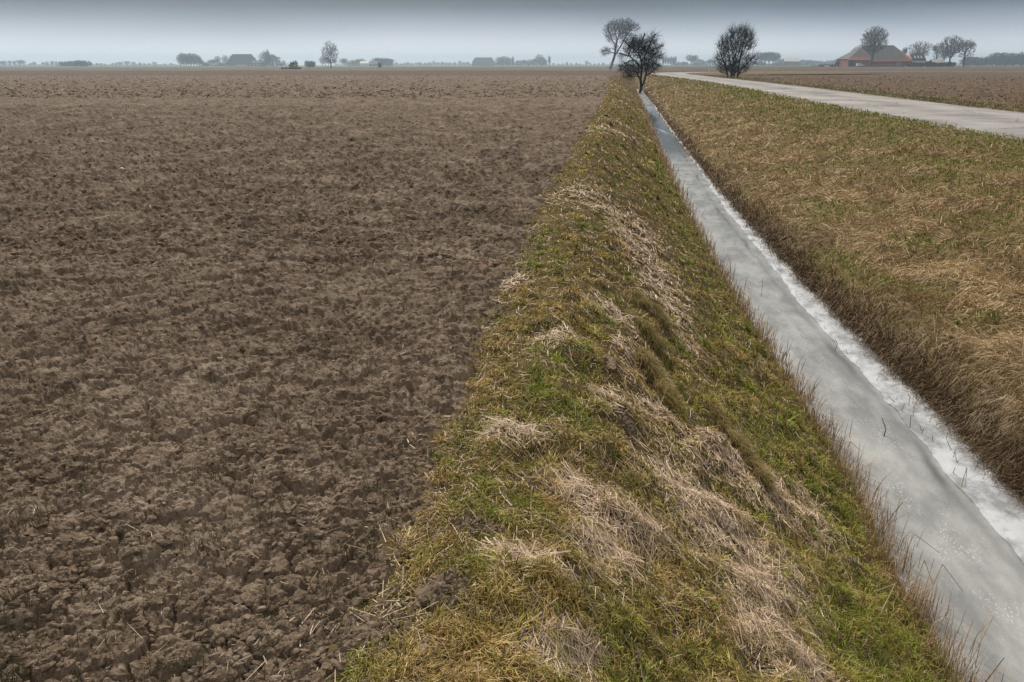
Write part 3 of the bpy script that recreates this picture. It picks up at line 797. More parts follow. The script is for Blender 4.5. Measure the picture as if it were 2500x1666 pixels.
# far bank: matted dry grass combed down the slope
def right_pts(n, y0, y1, t0, t1, p=2.0):
    Y = pick_y(n, y0, y1, p); t = t0 + (t1 - t0) * rng.random(n)
    A = c_shore(Y); B = c_roadl(Y)
    return t, A + (B - A) * t, Y
def right_green(t, X, Y):
    v = fbm(X / 1.1 + 0.25 * Y, Y / 2.4, 121, 4) * 2.6 + 0.85 * sst(0.30, 0.75, t) - 0.02 - 0.25 * sst(0.2, 0.0, t)
    v = v - 0.12 * sst(20, 45, Y)
    return np.clip(v + 0.3, 0, 1)
n = 210000
t, X, Y = right_pts(n, 3.6, 128, -0.015, 1.03, 2.1)
gr = right_green(t, X, Y)
clump = fbm(X / 0.22, Y / 0.22, 122, 3)
keep = rng.random(n) < (1 - 0.85 * gr) * (0.8 + 0.6 * clump) * np.where(t > 0.93, 0.6, 1)
t, X, Y, gr, clump = [q[keep] for q in (t, X, Y, gr, clump)]; n = len(t)
lift = 0.05 * rng.random(n) * (1 + 2.0 * clump.clip(-.5, 1))
P = np.stack([X, Y, right_z(t, X, Y) + lift - 0.004], -1)
swirl = 1.5 * fbm(X / 0.9, Y / 0.9, 123, 3) + 1.2 * fbm(X / 0.25, Y / 0.25, 124, 2)
head = pi + 0.45 + 0.9 * swirl + rng.normal(0, 0.5, n) + np.where(rng.random(n) < .12, rng.uniform(-2, 2, n), 0)
sl = slope_along(right_z, c_shore, c_roadl, X, Y, head)
a1 = np.clip(rng.normal(1.2, 0.28, n), 0.1, 1.58); a2 = a1 + np.abs(rng.normal(0.32, 0.22, n))
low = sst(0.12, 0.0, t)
a1 = a1 * (1 - 0.5 * low)
L = (0.10 + 0.24 * rng.random(n) ** 1.4) * (1 - 0.45 * sst(.7, 1, t)) * (1 + 0.3 * sst(15, 60, Y))
W = far_w(Y, 0.0026 + 0.002 * rng.random(n), .62)
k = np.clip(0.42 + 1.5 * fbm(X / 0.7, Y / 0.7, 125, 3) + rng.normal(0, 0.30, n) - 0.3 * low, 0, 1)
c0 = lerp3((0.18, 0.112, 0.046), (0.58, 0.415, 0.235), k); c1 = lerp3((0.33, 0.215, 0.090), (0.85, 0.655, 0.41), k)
foot_tone = (1 - 0.6 * sst(0.13, 0.0, t + 0.06 * clump) * (1 - .6 * sst(12, 25, Y)))[:, None]; c0 = c0 * foot_tone; c1 = c1 * foot_tone  # blades darker towards the foot of the bank, less so far off
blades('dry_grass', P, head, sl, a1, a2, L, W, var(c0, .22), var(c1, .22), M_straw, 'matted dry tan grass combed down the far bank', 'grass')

n = 150000
t, X, Y = right_pts(n, 3.6, 128, 0.02, 1.06, 2.0)
gr = right_green(t, X, Y)
tuft = fbm(X / 0.12, Y / 0.12, 126, 2)
keep = rng.random(n) < np.clip(gr * 1.2, 0.10, 1) * (0.75 + 0.6 * tuft)
t, X, Y, gr, tuft = [q[keep] for q in (t, X, Y, gr, tuft)]; n = len(t)
P = np.stack([X, Y, right_z(t, X, Y) - 0.008], -1)
head = rng.normal(pi, 1.5, n)
sl = slope_along(right_z, c_shore, c_roadl, X, Y, head)
a1 = np.abs(rng.normal(0.55, 0.35, n)); a2 = a1 + np.abs(rng.normal(0.7, 0.4, n))
L = (0.045 + 0.06 * rng.random(n)) * (1 + 0.7 * np.clip(tuft, -.3, 1)) * (1 + 0.8 * sst(12, 50, Y))
W = far_w(Y, 0.0026 + 0.0018 * rng.random(n))
dead = np.clip(0.50 - 0.75 * gr + rng.normal(0, 0.25, n) + 0.2 * sst(25, 60, Y), 0, 1)
c0 = lerp3((0.080, 0.110, 0.010), (0.20, 0.125, 0.036), dead); c1 = lerp3((0.24, 0.31, 0.022), (0.56, 0.39, 0.14), dead)
blades('green_grass', P, head, sl, a1, a2, L, W, var(c0, .25), var(c1, .25), M_blade, 'olive green grass patches along the top of the far bank', 'grass')

# overhanging brown reeds at the foot of the far bank
n = 16000
Y = pick_y(n, 3.8, 110, 2.0)
dx = np.abs(rng.normal(0, 0.10, n)) + 0.0
X = c_shore(Y) + dx - 0.02
A = c_shore(Y); t = (X - A) / (c_roadl(Y) - A)
P = np.stack([X, Y, right_z(t, X, Y) - 0.01], -1)
head = pi + rng.normal(0.2, 0.9, n)
a1 = np.abs(rng.normal(0.5, 0.4, n)); a2 = a1 + np.abs(rng.normal(0.8, 0.5, n))
L = (0.07 + 0.18 * rng.random(n)); W = far_w(Y, 0.0025 + 0.002 * rng.random(n), .75)
c0 = lerp3((0.05, 0.030, 0.014), (0.13, 0.082, 0.04), rng.random(n)); c1 = lerp3((0.10, 0.06, 0.03), (0.32, 0.22, 0.12), rng.random(n) ** 2)
blades('overhanging_reeds', P, head, 0 * head, a1, a2, L, W, var(c0), var(c1), M_straw, 'dark brown dead reeds overhanging the ice under the far bank', 'reeds')

# verge right of the road
n = 40000
Y = pick_y(n, 14, 135, 1.6); off = rng.random(n) * 4.2 - 0.1
X = c_roadr(Y) + off
P = np.stack([X, Y, verge_z(off, X, Y) - 0.01], -1)
gband = np.exp(-((off - 0.9) / 0.5) ** 2)
dead = np.clip(0.85 - 0.75 * gband + rng.normal(0, .2, n) + 0.7 * fbm(X / 2, Y / 4, 131, 3), 0, 1)
keep = rng.random(n) < np.where(off > 2.6, 0.35 + 0.9 * fbm(X / .8, Y / .8, 132, 2), 1)
P, X, Y, dead = P[keep], X[keep], Y[keep], dead[keep]; n = len(P)
head = rng.uniform(-pi, pi, n); a1 = np.abs(rng.normal(.7, .4, n)); a2 = a1 + np.abs(rng.normal(.6, .3, n))
c0 = lerp3((0.07, 0.085, 0.02), (0.17, 0.12, 0.065), dead); c1 = lerp3((0.13, 0.15, 0.035), (0.38, 0.28, 0.17), dead)
blades('verge_grass', P, head, 0 * head, a1, a2, (0.08 + 0.20 * rng.random(n) ** 1.5), far_w(Y, 0.004), var(c0), var(c1), M_blade, 'dry and green grass on the verge beyond the road', 'grass')

# sparse seedlings and straw bits on the harrowed field
n = 13000
Y = pick_y(n, 1.6, 40, 1.8)
off = rng.random(n) ** 0.9 * (0.2 + 0.95 * np.maximum(Y, 1.6))
X = c_field(Y) - off
spots = fbm(X / 0.35, Y / 0.35, 141, 2)
keep = rng.random(n) < np.clip(spots * 1.6, 0.05, 1)
X, Y = X[keep], Y[keep]
k = 3
X = np.repeat(X, k) + rng.normal(0, .012, len(X) * k); Y = np.repeat(Y, k) + rng.normal(0, .012, len(Y) * k); n = len(X)
P = np.stack([X, Y, clods(X, Y) * 1.15 * (1 + 0.5 * sst(4, 14, Y)) - 0.006], -1)
head = rng.uniform(-pi, pi, n); a1 = np.abs(rng.normal(.35, .3, n)); a2 = a1 + np.abs(rng.normal(.5, .4, n))
dead = np.clip(rng.normal(.35, .3, n), 0, 1)
c0 = lerp3((0.035, 0.042, 0.016), (0.10, 0.075, 0.04), dead); c1 = lerp3((0.06, 0.075, 0.025), (0.20, 0.15, 0.09), dead)
blades('seedlings', P, head, 0 * head, a1, a2, 0.035 + 0.075 * rng.random(n) ** 2, far_w(Y, 0.0026, .6), var(c0), var(c1), M_blade, 'sparse thin green sprouts growing in the harrowed soil', 'sprouts')
n = 1500
Y = pick_y(n, 1.6, 60, 1.6); off = rng.random(n) ** 1.3 * (0.1 + 0.95 * np.maximum(Y, 1.6)); X = c_field(Y) - off
P = np.stack([X, Y, clods(X, Y) * 1.15 * (1 + 0.5 * sst(4, 14, Y)) + 0.006], -1)
head = rng.uniform(-pi, pi, n); a1 = np.clip(rng.normal(1.4, .15, n), .8, 1.6)
c0 = lerp3((0.22, 0.16, 0.10), (0.55, 0.45, 0.33), rng.random(n))
blades('field_straw', P, head, 0 * head, a1, a1 + .1 * rng.normal(0, 1, n), 0.015 + 0.075 * rng.random(n) ** 3.5, far_w(Y, .0025, .6), c0, c0, M_straw, 'scattered straw bits lying on the harrowed soil', 'straw')

# ------------------------------------------------------------------ loose clods on the field
def ico(level):
    p = (1 + 5 ** .5) / 2
    v = np.array([(-1,p,0),(1,p,0),(-1,-p,0),(1,-p,0),(0,-1,p),(0,1,p),(0,-1,-p),(0,1,-p),(p,0,-1),(p,0,1),(-p,0,-1),(-p,0,1)], float)
    v /= np.linalg.norm(v[0])
    f = [(0,11,5),(0,5,1),(0,1,7),(0,7,10),(0,10,11),(1,5,9),(5,11,4),(11,10,2),(10,7,6),(7,1,8),(3,9,4),(3,4,2),(3,2,6),(3,6,8),(3,8,9),(4,9,5),(2,4,11),(6,2,10),(8,6,7),(9,8,1)]
    v = [tuple(a) for a in v]
    for _ in range(level):
        mid = {}; nf = []
        def m(a, b):
            k = (min(a, b), max(a, b))
            if k not in mid:
                q = np.array(v[a]) + np.array(v[b]); q /= np.linalg.norm(q); v.append(tuple(q)); mid[k] = len(v) - 1
            return mid[k]
        for a, b, c in f:
            ab, bc, ca = m(a, b), m(b, c), m(c, a)
            nf += [(a, ab, ca), (b, bc, ab), (c, ca, bc), (ab, bc, ca)]
        f = nf
    return np.array(v), np.array(f)
def lump_mesh(v, sx, sy, sz, seed, rough=0.28, freq=1.6):
    """one clod: a ball knocked into an angular lump"""
    x, y, z = v.T
    d = rough * (fbm(x * freq + seed * 7.1, y * freq + z * freq * 1.3, 201, 3) + 0.6 * vnoise(z * 3.1 + seed, x * 3.1 - y * 2.2, 202))
    q = v * (1 + d)[:, None]
    return q * np.array([sx, sy, sz])
CLODS = bpy.data.collections.new('clod_shapes')
def clod_shape(k):
    """an angular lump: a ball with slices knocked off and a rough skin"""
    r = np.random.default_rng(900 + k)
    v, f = ico(2)
    q = v * np.array([1, r.uniform(.65, 1), r.uniform(.4, .65)])
    for _ in range(11):
        d = r.normal(0, 1, 3); d /= np.linalg.norm(d); h = r.uniform(.30, .65)
        over = np.maximum(q @ d - h, 0)
        q = q - over[:, None] * d * .9
    q = q * (1 + .16 * fbm(v[:, 0] * 2.5 + k, v[:, 1] * 2.5 + v[:, 2] * 1.7, 205, 3))[:, None]
    q = q * (1 + .10 * vnoise(v[:, 0] * 7 + k, v[:, 2] * 7 + v[:, 1] * 5, 206))[:, None]
    o = bpy.data.objects.new('clod', np_mesh('clod', q, [f], False))
    o.data.materials.append(M_clod); CLODS.objects.link(o)
for k in range(26): clod_shape(k)
def scatter(name, P, rot, scl, label, cat):
    me = np_mesh(name, P, [np.zeros((0, 3), np.int32)], attrs={'rot': rot, 'scl': scl})
    o = link(name, me)
    g = bpy.data.node_groups.new(name, 'GeometryNodeTree')
    g.interface.new_socket('Geometry', in_out='INPUT', socket_type='NodeSocketGeometry')
    g.interface.new_socket('Geometry', in_out='OUTPUT', socket_type='NodeSocketGeometry')
    gi = g.nodes.new('NodeGroupInput'); go = g.nodes.new('NodeGroupOutput')
    ip = g.nodes.new('GeometryNodeInstanceOnPoints'); ci_ = g.nodes.new('GeometryNodeCollectionInfo')
    ci_.inputs['Collection'].default_value = CLODS; ci_.inputs['Separate Children'].default_value = True; ci_.inputs['Reset Children'].default_value = True
    mpn = g.nodes.new('GeometryNodeMeshToPoints')
    ar = g.nodes.new('GeometryNodeInputNamedAttribute'); ar.data_type = 'FLOAT_VECTOR'; ar.inputs['Name'].default_value = 'rot'
    as_ = g.nodes.new('GeometryNodeInputNamedAttribute'); as_.data_type = 'FLOAT_VECTOR'; as_.inputs['Name'].default_value = 'scl'
    er = g.nodes.new('FunctionNodeEulerToRotation')
    L_ = g.links.new
    L_(gi.outputs[0], mpn.inputs[0]); L_(mpn.outputs[0], ip.inputs['Points']); L_(ci_.outputs[0], ip.inputs['Instance'])
    ip.inputs['Pick Instance'].default_value = True
    L_(ar.outputs['Attribute'], er.inputs[0]); L_(er.outputs[0], ip.inputs['Rotation']); L_(as_.outputs['Attribute'], ip.inputs['Scale'])
    L_(ip.outputs[0], go.inputs[0])
    m_ = o.modifiers.new('scatter', 'NODES'); m_.node_group = g
    return tag(o, label, cat, kind='stuff')
def field_h(X, Y): return clods(X, Y) * 1.15 * (1 + 0.5 * sst(4, 14, Y))
def lay_clods(n, y0, y1, p, s0, s1, pw, name, label):
    Y = pick_y(n, y0, y1, p); off = 0.01 + rng.random(n) * 0.98 * np.maximum(Y, 1.6)
    X = c_field(Y) - off
    dn = fbm(X / 0.45, Y / 0.45, 203, 3)
    keep = rng.random(n) < np.clip(0.50 + 1.8 * dn, 0.06, 1)
    X, Y, dn = X[keep], Y[keep], dn[keep]; n = len(X)
    sc = (s0 + (s1 - s0) * rng.random(n) ** pw) * (1 + .5 * np.clip(dn, -.4, .8))
    sc = np.maximum(sc, 0.55 * Y / 797)
    Z = field_h(X, Y) + sc * rng.uniform(-.42, .12, n)
    rot = np.stack([rng.normal(0, .35, n), rng.normal(0, .35, n), rng.uniform(0, 2 * pi, n)], -1)
    scl = sc[:, None] * np.stack([rng.uniform(.8, 1.3, n), rng.uniform(.7, 1.1, n), rng.uniform(.6, .95, n)], -1)
    return scatter(name, np.stack([X, Y, Z], -1), rot, scl, label, 'soil')
lay_clods(60000, 1.6, 9, 1.8, 0.0035, 0.030, 4.0, 'soil_clods', 'loose angular lumps of brown soil close by on the harrowed field')
lay_clods(60000, 7, 60, 1.8, 0.009, 0.054, 2.8, 'soil_crumbs', 'loose lumps of soil further out on the harrowed field')
lay_clods(45000, 45, 139, 1.6, 0.05, 0.15, 2.2, 'far_clods', 'lumps of soil on the far part of the harrowed field')

def mound(name, loc, sx, sy, sz, seed, label, cat='soil mound', parts=6):
    """a heap of grey earth with several clods pressed into it"""
    v, f = ico(4)
    q = lump_mesh(v, 1, 1, 1, seed, 0.30, 1.1)
    x, y, z = q.T
    f1, f2, c = worley(x * 2.2 + seed + .25 * vnoise(x * 5, y * 5, 214), y * 2.2 + .25 * vnoise(x * 5, y * 5, 215), 212)
    z = z * (1 + 0.15 * c) - 0.20 * (1 - sst(0, .16, f2 - f1)) * sst(-.1, .4, z) + 0.07 * fbm(x * 4 + seed, y * 4, 211, 4)
    q = np.stack([x * sx * (1 + .25 * fbm(x * 2, y * 2 + seed, 216, 3)), y * sy * (1 + .25 * fbm(x * 2 + 9, y * 2 + seed, 217, 3)), z * sz], -1)
    o = link(name, np_mesh(name, q, [f], False), None, M_soil)
    o.location = loc
    return tag(o, label, cat)
def on_left(t, Y):
    X = c_field(Y) + (c_water(Y) - c_field(Y)) * t
    return np.array([float(X), float(Y), float(left_z(np.array([t]), np.array([X]), np.array([Y]))[0])])
for k, (t_, Y_, sx, sy, sz, lab) in enumerate([
    (0.098, 2.20, .085, .12, .060, 'large cracked brown mound of earth in the grass at the bottom centre'),
    (0.020, 2.06, .10, .07, .030, 'low flat brown heap of earth between the field edge and the big mound'),
    (0.267, 2.36, .035, .030, .028, 'small knobbly clod in the straw right of the big mound'),
    (0.611, 4.52, .06, .11, .025, 'crumbly earth clod high on the green slope above the ice'),
    (0.543, 3.40, .06, .10, .022, 'earth clod inside the broad heap of straw'),
    (0.336, 4.65, .05, .12, .018, 'dark bare clod in front of the middle tussocks'),
    (0.030, 5.50, .10, .14, .03, 'brown hummock of earth at the ragged edge of the field')]):
    p = on_left(t_, Y_)
    tag(mound('soil_mound', p + np.array([0, 0, -sz * .40]), sx, sy, sz, k * 3 + 1, lab), group='bare earth heaps on the near bank')

px_, rt_, sc_ = [], [], []
for (t_, Y_, sx, sy, sz) in [(.098, 2.20, .085, .12, .060), (.020, 2.06, .10, .07, .03), (.116, 2.61, .10, .06, .02), (.267, 2.36, .035, .03, .028), (.611, 4.52, .06, .11, .025),
                             (.543, 3.40, .06, .10, .022), (.370, 3.90, .05, .15, .018), (.336, 4.65, .05, .12, .018), (.03, 5.5, .10, .14, .03), (.19, 3.1, .05, .06, .0), (.30, 3.3, .05, .07, .0), (.42, 2.9, .05, .05, .0)]:
    n = 320
    c_ = on_left(t_, Y_); u = rng.normal(0, .75, (n, 2)); x = c_[0] + u[:, 0] * sx; y = c_[1] + u[:, 1] * sy
    tq = (x - c_field(y)) / (c_water(y) - c_field(y))
    k_ = .003 + .014 * rng.random(n) ** 3
    px_.append(np.stack([x, y, left_z(tq, x, y) + sz * .55 * np.sqrt(np.clip(1 - (u ** 2).sum(1), 0, 1)) + .2 * k_], -1)); sc_.append(np.repeat(k_[:, None], 3, 1))
n = 3500
Y = pick_y(n, 1.6, 14, 1.8); tq = rng.normal(.02, .045, n); x = c_field(Y) + tq * (c_water(Y) - c_field(Y))
k_ = (.004 + .024 * rng.random(n) ** 4) * (1 + .5 * sst(4, 12, Y))
px_.append(np.stack([x, Y, np.where(tq > 0, left_z(tq, x, Y), field_h(x, Y) - .01) + .2 * k_], -1)); sc_.append(np.repeat(k_[:, None], 3, 1))
px_ = np.concatenate(px_); sc_ = np.concatenate(sc_)
scatter('spilled_crumbs', px_, rng.normal(0, 1.5, px_.shape), sc_ * rng.uniform(.7, 1.2, sc_.shape), 'crumbs of earth spilled along the ragged grass edge and round the mounds', 'soil')
n = 26000
Y = pick_y(n, 13, 120, 1.7); off = 3.0 + rng.random(n) ** 1.3 * 34 * (0.4 + 0.6 * Y / 60)
x = c_roadr(Y) + off
k_ = (.03 + .11 * rng.random(n) ** 2.5) * np.maximum(1, .5 * Y / 40)
scatter('plough_clods', np.stack([x, Y, plough_z(off - 3.0, x, Y) + .1 * k_], -1), rng.normal(0, 1.0, (n, 3)), np.repeat(k_[:, None], 3, 1) * rng.uniform(.7, 1.3, (n, 3)) * .8, 'coarse turned clods covering the ploughed field right of the road', 'soil')

# yellow tussocks, their long grass flopped over to one side
def tussock(pts, n, label, hgt=0.10, green=0.25):
    ctr = on_left(*pts[len(pts) // 2])
    u = rng.random(n) * (len(pts) - 1); i = np.minimum(u.astype(int), len(pts) - 2); fr = u - i
    tp = np.array(pts)
    T = tp[i, 0] * (1 - fr) + tp[i + 1, 0] * fr + rng.normal(0, .010, n)
    Yq = tp[i, 1] * (1 - fr) + tp[i + 1, 1] * fr + rng.normal(0, .03, n)
    Xq = c_field(Yq) + (c_water(Yq) - c_field(Yq)) * T
    ridge = 0.06 * np.exp(-(rng.normal(0, .7, n)) ** 2)
    P = np.stack([Xq, Yq, left_z(T, Xq, Yq) + ridge], -1) - ctr
    head = rng.normal(-0.7, 0.7, n)
    a1 = np.abs(rng.normal(.55, .3, n)); a2 = a1 + np.abs(rng.normal(1.3, .35, n))
    k = np.clip(rng.normal(green, .25, n), 0, 1)
    c0 = lerp3((0.17, 0.115, 0.035), (0.07, 0.075, 0.018), k); c1 = lerp3((0.50, 0.36, 0.15), (0.16, 0.15, 0.035), k)
    r = empty('grass_tussock', tuple(ctr), 0, label, 'tussock', 'yellow grass tussocks on the near bank')
    o = blades('blades', P, head, 0 * head - .3, a1, a2, hgt * (0.6 + 0.8 * rng.random(n)), 0.0024 + .0012 * rng.random(n), var(c0), var(c1), M_blade, None, None, parent=r, split=.45)
    o['kind'] = 'stuff'
tussock([(.415, 5.02), (.44, 4.92), (.47, 4.75), (.485, 4.5)], 2600, 'long curled yellow tussock arching over a dark hollow mid slope')
tussock([(.60, 4.78), (.645, 4.55), (.675, 4.3), (.70, 4.1)], 2200, 'yellow tussock draped down the green slope just above the ice', green=.3)
tussock([(.43, 6.5), (.45, 6.3)], 1400, 'rounded olive tussock in front of the far straw band', green=.45)
tussock([(.49, 6.4), (.51, 6.1)], 1200, 'dark rounded tussock beside the far straw band', green=.5)
tussock([(.42, 5.75), (.45, 5.6), (.48, 5.45)], 1400, 'broad green and yellow tussock behind the curled one', green=.55)

# ------------------------------------------------------------------ single reeds and frozen stalks
def stalk(name, pts, r0, r1, mat_c, label, cat, group):
    m = MB()
    for i in range(len(pts) - 1):
        ra = r0 + (r1 - r0) * i / (len(pts) - 1); rb = r0 + (r1 - r0) * (i + 1) / (len(pts) - 1)
        m.tube(pts[i], pts[i + 1], ra, rb, 5)
    base = np.array(pts[0])
    m.v = [tuple(np.array(v) - base) for v in m.v]
    o = m.build(name, mat_c)
    o.location = tuple(base)
    return tag(o, label, cat, group)
M_reed = plain('reed', (0.46, 0.31, 0.165), 0.6, 0.3, 0.3, 30)
M_reed2 = plain('pale_reed', (0.66, 0.52, 0.35), 0.6, 0.3, 0.2, 30)
M_stub = plain('frozen_stalk', (0.07, 0.042, 0.028), 0.7, 0.2, 0.4, 30)
def reed_at(Y, dx, h, lean, head, bend=None, mat=M_reed, label='', r=.0030):
    X = float(c_water(Y)) + dx
    T = (X - c_field(Y)) / (c_water(Y) - c_field(Y))
    z = max(float(left_z(np.array([T]), np.array([X]), np.array([Y]))[0]), ICE_Z) - .01
    p0 = np.array([X, Y, z]); d = np.array([math.cos(head) * math.sin(lean), math.sin(head) * math.sin(lean), math.cos(lean)])
    pts = [p0, p0 + d * h * .5 + np.array([.004, .003, 0]), p0 + d * h]
    if bend:
        hl, ang, az = bend
        e = np.array([math.cos(az) * math.sin(ang), math.sin(az) * math.sin(ang), math.cos(ang)])
        pts.append(pts[-1] + e * hl)
    stalk('reed_stalk', pts, r, r * .55, mat, label, 'reed', 'dry reeds leaning over the ice')
G = [
 (3.62, .04, .33, .35, .4, (.24, 2.45, .1), M_reed, 'tall reed snapped over at the top, its tip hanging over the ice'),
 (3.60, .02, .35, .28, .7, None, M_reed, 'straight brown reed leaning right beside the snapped reed'),
 (3.78, .05, .26, .20, .2, (.18, 2.7, .0), M_reed, 'brown reed folded in a sharp hairpin over the ice'),
 (3.95, .02, .30, .30, .3, (.20, 2.2, -.1), M_reed, 'arched thin reed bending far out over the ice'),
 (4.45, .06, .28, .95, .55, None, M_stub, 'dark thin twig sticking out sideways over the ice'),
 (3.20, .06, .30, .32, .6, None, M_reed, 'left one of two crossing reeds near the bottom right'),
 (3.18, .10, .34, .48, .5, None, M_reed, 'right one of two crossing reeds near the bottom right'),
 (3.05, .10, .24, .9, .5, None, M_stub, 'dark reed tip poking over the ice in the bottom right corner'),
 (3.10, -.05, .15, .35, .4, None, M_reed2, 'short thick cut reed standing in the bottom right corner'),
 (5.30, .03, .22, .25, .5, (.12, 2.3, .1), M_reed, 'kinked reed at the ice edge where the bank narrows'),
 (7.2, .05, .24, .08, .3, None, M_stub, 'lone upright dark reed standing clear of the fringe'),
 (3.35, -.30, .22, .35, .3, (.16, 2.4, 2.0), M_reed2, 'pale reed bent in half on the green slope near the bottom right'),
 (3.60, -.52, .20, .25, .9, (.24, 2.5, -.9), M_reed2, 'pale reed snapped into a peak halfway down the green slope'),
 (3.42, -.62, .18, .12, 2.0, None, M_reed2, 'short pale reed upright in the grass left of the snapped one'),
]
for g_ in G: reed_at(g_[0], g_[1], g_[2], g_[3], g_[4], g_[5], g_[6], g_[7])
# stalks frozen into the ice
def frozen(X, Y, pts, label, r=.0030, group='stalks frozen into the ice', mat=M_stub):
    b = np.array([X, Y, ICE_Z - .005])
    stalk('frozen_stalk', [b + np.array(p) for p in pts], r, r * .6, mat, label, 'stalk', group)
frozen(3.02, 5.86, [(0, 0, 0), (.015, .01, .06), (-.005, .02, .11), (-.03, .02, .16)], 'curled dark stalk standing alone in the grey ice', .0045)
frozen(3.20, 5.02, [(0, 0, 0), (.005, 0, .10), (.012, 0, .17), (.028, .0, .02)], 'hairpin of tan reed rising from the ice at the edge of the white shelf', .003, mat=M_reed)
frozen(3.55, 7.05, [(0, 0, 0), (.03, .02, .10), (.02, .03, .22)], 'forked brown stalk on the white shelf below the dark reeds', .0035, mat=M_reed)
frozen(3.50, 6.45, [(0, 0, 0), (.0, .01, .10), (.02, .01, .15), (.05, .03, .02)], 'bent brown stalk looping back down to the white shelf', .003, mat=M_reed)
frozen(3.30, 6.0, [(0, 0, 0), (-.01, 0, .08), (-.012, 0, .13)], 'single dark spike at the ragged edge of the white shelf', .003)
frozen(3.40, 7.9, [(0, 0, 0), (.04, .04, .07), (.01, .07, .13)], 'dark twig lying where grey ice meets the white shelf', .003)
frozen(3.25, 10.0, [(0, 0, 0), (.0, .0, .14), (-.01, .0, .26)], 'thin upright stalk in the grey ice in mid ditch', .003)
for k in range(46):
    Y_ = float(pick_y(1, 5.2, 17, 1.6)[0]); X_ = float(c_snow(Y_)) + (0.08 + .85 * random.random()) * float(c_shore(Y_) - c_snow(Y_))
    a = random.uniform(0, 2 * pi); l = random.uniform(.03, .11); s_ = random.uniform(.1, 1.1)
    d = np.array([math.cos(a) * math.sin(s_), math.sin(a) * math.sin(s_), math.cos(s_)])
    frozen(X_, Y_, [(0, 0, .02), tuple(d * l * .6 + (0, 0, .02)), tuple(d * l + (.006, .004, .02))], 'short dark stub poking out of the white shelf of ice', .0024, 'dark stubs in the white ice shelf')

# red scrap in the soil
m = MB(); m.loft([(-.02, -.012, 0), (.02, -.015, 0), (.022, .012, 0), (-.018, .014, 0)], [(-.016, -.008, .022), (.014, -.01, .03), (.018, .008, .026), (-.012, .01, .018)])
m.loft([(.008, -.01, .026), (.018, -.006, .026), (.016, .006, .028), (.008, .006, .028)], [(.018, -.004, .05), (.024, -.002, .048), (.023, .004, .05), (.018, .004, .052)])
o = m.build('red_scrap', plain('red_plastic', (0.55, 0.10, 0.05), .5, .4, .1))
o.location = (float(c_field(6.9)) - .23, 6.9, 0.03); o.scale = (.7, .7, .7)
tag(o, 'small orange red scrap lying on the soil near the grass edge', 'litter')
def litter(x, y, s, lab, a):
    m = MB(); m.loft([(-s, -s * .4, 0), (s, -s * .5, 0), (s * .9, s * .4, 0), (-s * .8, s * .5, 0)], [(-s * .5, -s * .2, s * .5), (s * .6, -s * .3, s * .3), (s * .5, s * .2, s * .55), (-s * .5, s * .3, s * .35)])
    o = m.build('litter_scrap', plain('pale_scrap', (0.75, 0.72, 0.68), .6, .3, .1)); o.location = (x, y, .02); o.rotation_euler[2] = a
    tag(o, lab, 'litter', 'pale scraps lying on the field')
litter(-13.3, 27.5, .035, 'white scrap far out on the harrowed field, smallest of the pale ones', .3)
litter(-6.7, 13.9, .035, 'pale folded scrap on the harrowed field, the one closer by', -.3)

# ------------------------------------------------------------------ trees
def tree_nodes(stems, env, n, seed, c=0.45, depth=0.0):
    r = np.random.default_rng(seed)
    pos = []; par = []; plen = []; sid = []
    for si, st in enumerate(stems):
        st = np.array(st, float)
        if st.shape[1] == 2: st = np.stack([st[:, 0], np.zeros(len(st)), st[:, 1]], -1)
        fine = []
        for i in range(len(st) - 1):
            for f in np.linspace(0, 1, 5)[:-1]: fine.append(st[i] * (1 - f) + st[i + 1] * f)
        fine.append(st[-1])
        prev = -1
        for k, p in enumerate(fine):
            if k == 0 and pos:
                d = np.linalg.norm(np.array(pos) - p, axis=1); j = int(d.argmin())
                if d[j] < 1e-3: prev = j; continue
            pos.append(p); par.append(prev); sid.append(si)
            plen.append(0 if prev < 0 else plen[prev] + np.linalg.norm(p - pos[prev])); prev = len(pos) - 1
    nst = len(pos)
    A = []
    w = np.array([e[3] * e[4] * e[5] for e in env]) ** 0.8; w = w / w.sum()
    for e, k in zip(env, r.multinomial(n, w)):
        d = r.normal(0, 1, (k, 3)); d /= np.linalg.norm(d, axis=1)[:, None]
        rad = r.random(k) ** 0.42
        A.append(np.array(e[:3]) + d * rad[:, None] * np.array(e[3:6]))
    A = np.concatenate(A)
    pos = np.array(pos); plen = np.array(plen)
    skip = np.zeros(nst, bool)
    lowz = np.percentile(A[:, 2], 2)
    ok = pos[:, 2] > lowz * 0.55
    if not ok.any(): ok[:] = True
    cand = np.where(ok)[0]
    D = np.linalg.norm(A[:, None] - pos[None, cand], axis=2) + c * plen[cand][None]
    best = D.min(1); bp = cand[D.argmin(1)]
    P = list(pos); L = list(plen); PR = list(par)
    alive = np.ones(len(A), bool)
    for _ in range(len(A)):
        i = int(np.where(alive, best, 1e9).argmin()); alive[i] = False
        p = A[i]; j = bp[i]
        d = np.linalg.norm(p - P[j])
        P.append(p); PR.append(j); L.append(L[j] + d); k = len(P) - 1
        nd = np.linalg.norm(A - p, axis=1) + c * L[k]
        m_ = nd < best
        best[m_] = nd[m_]; bp[m_] = k
    return np.array(P), np.array(PR), nst, np.array(sid)

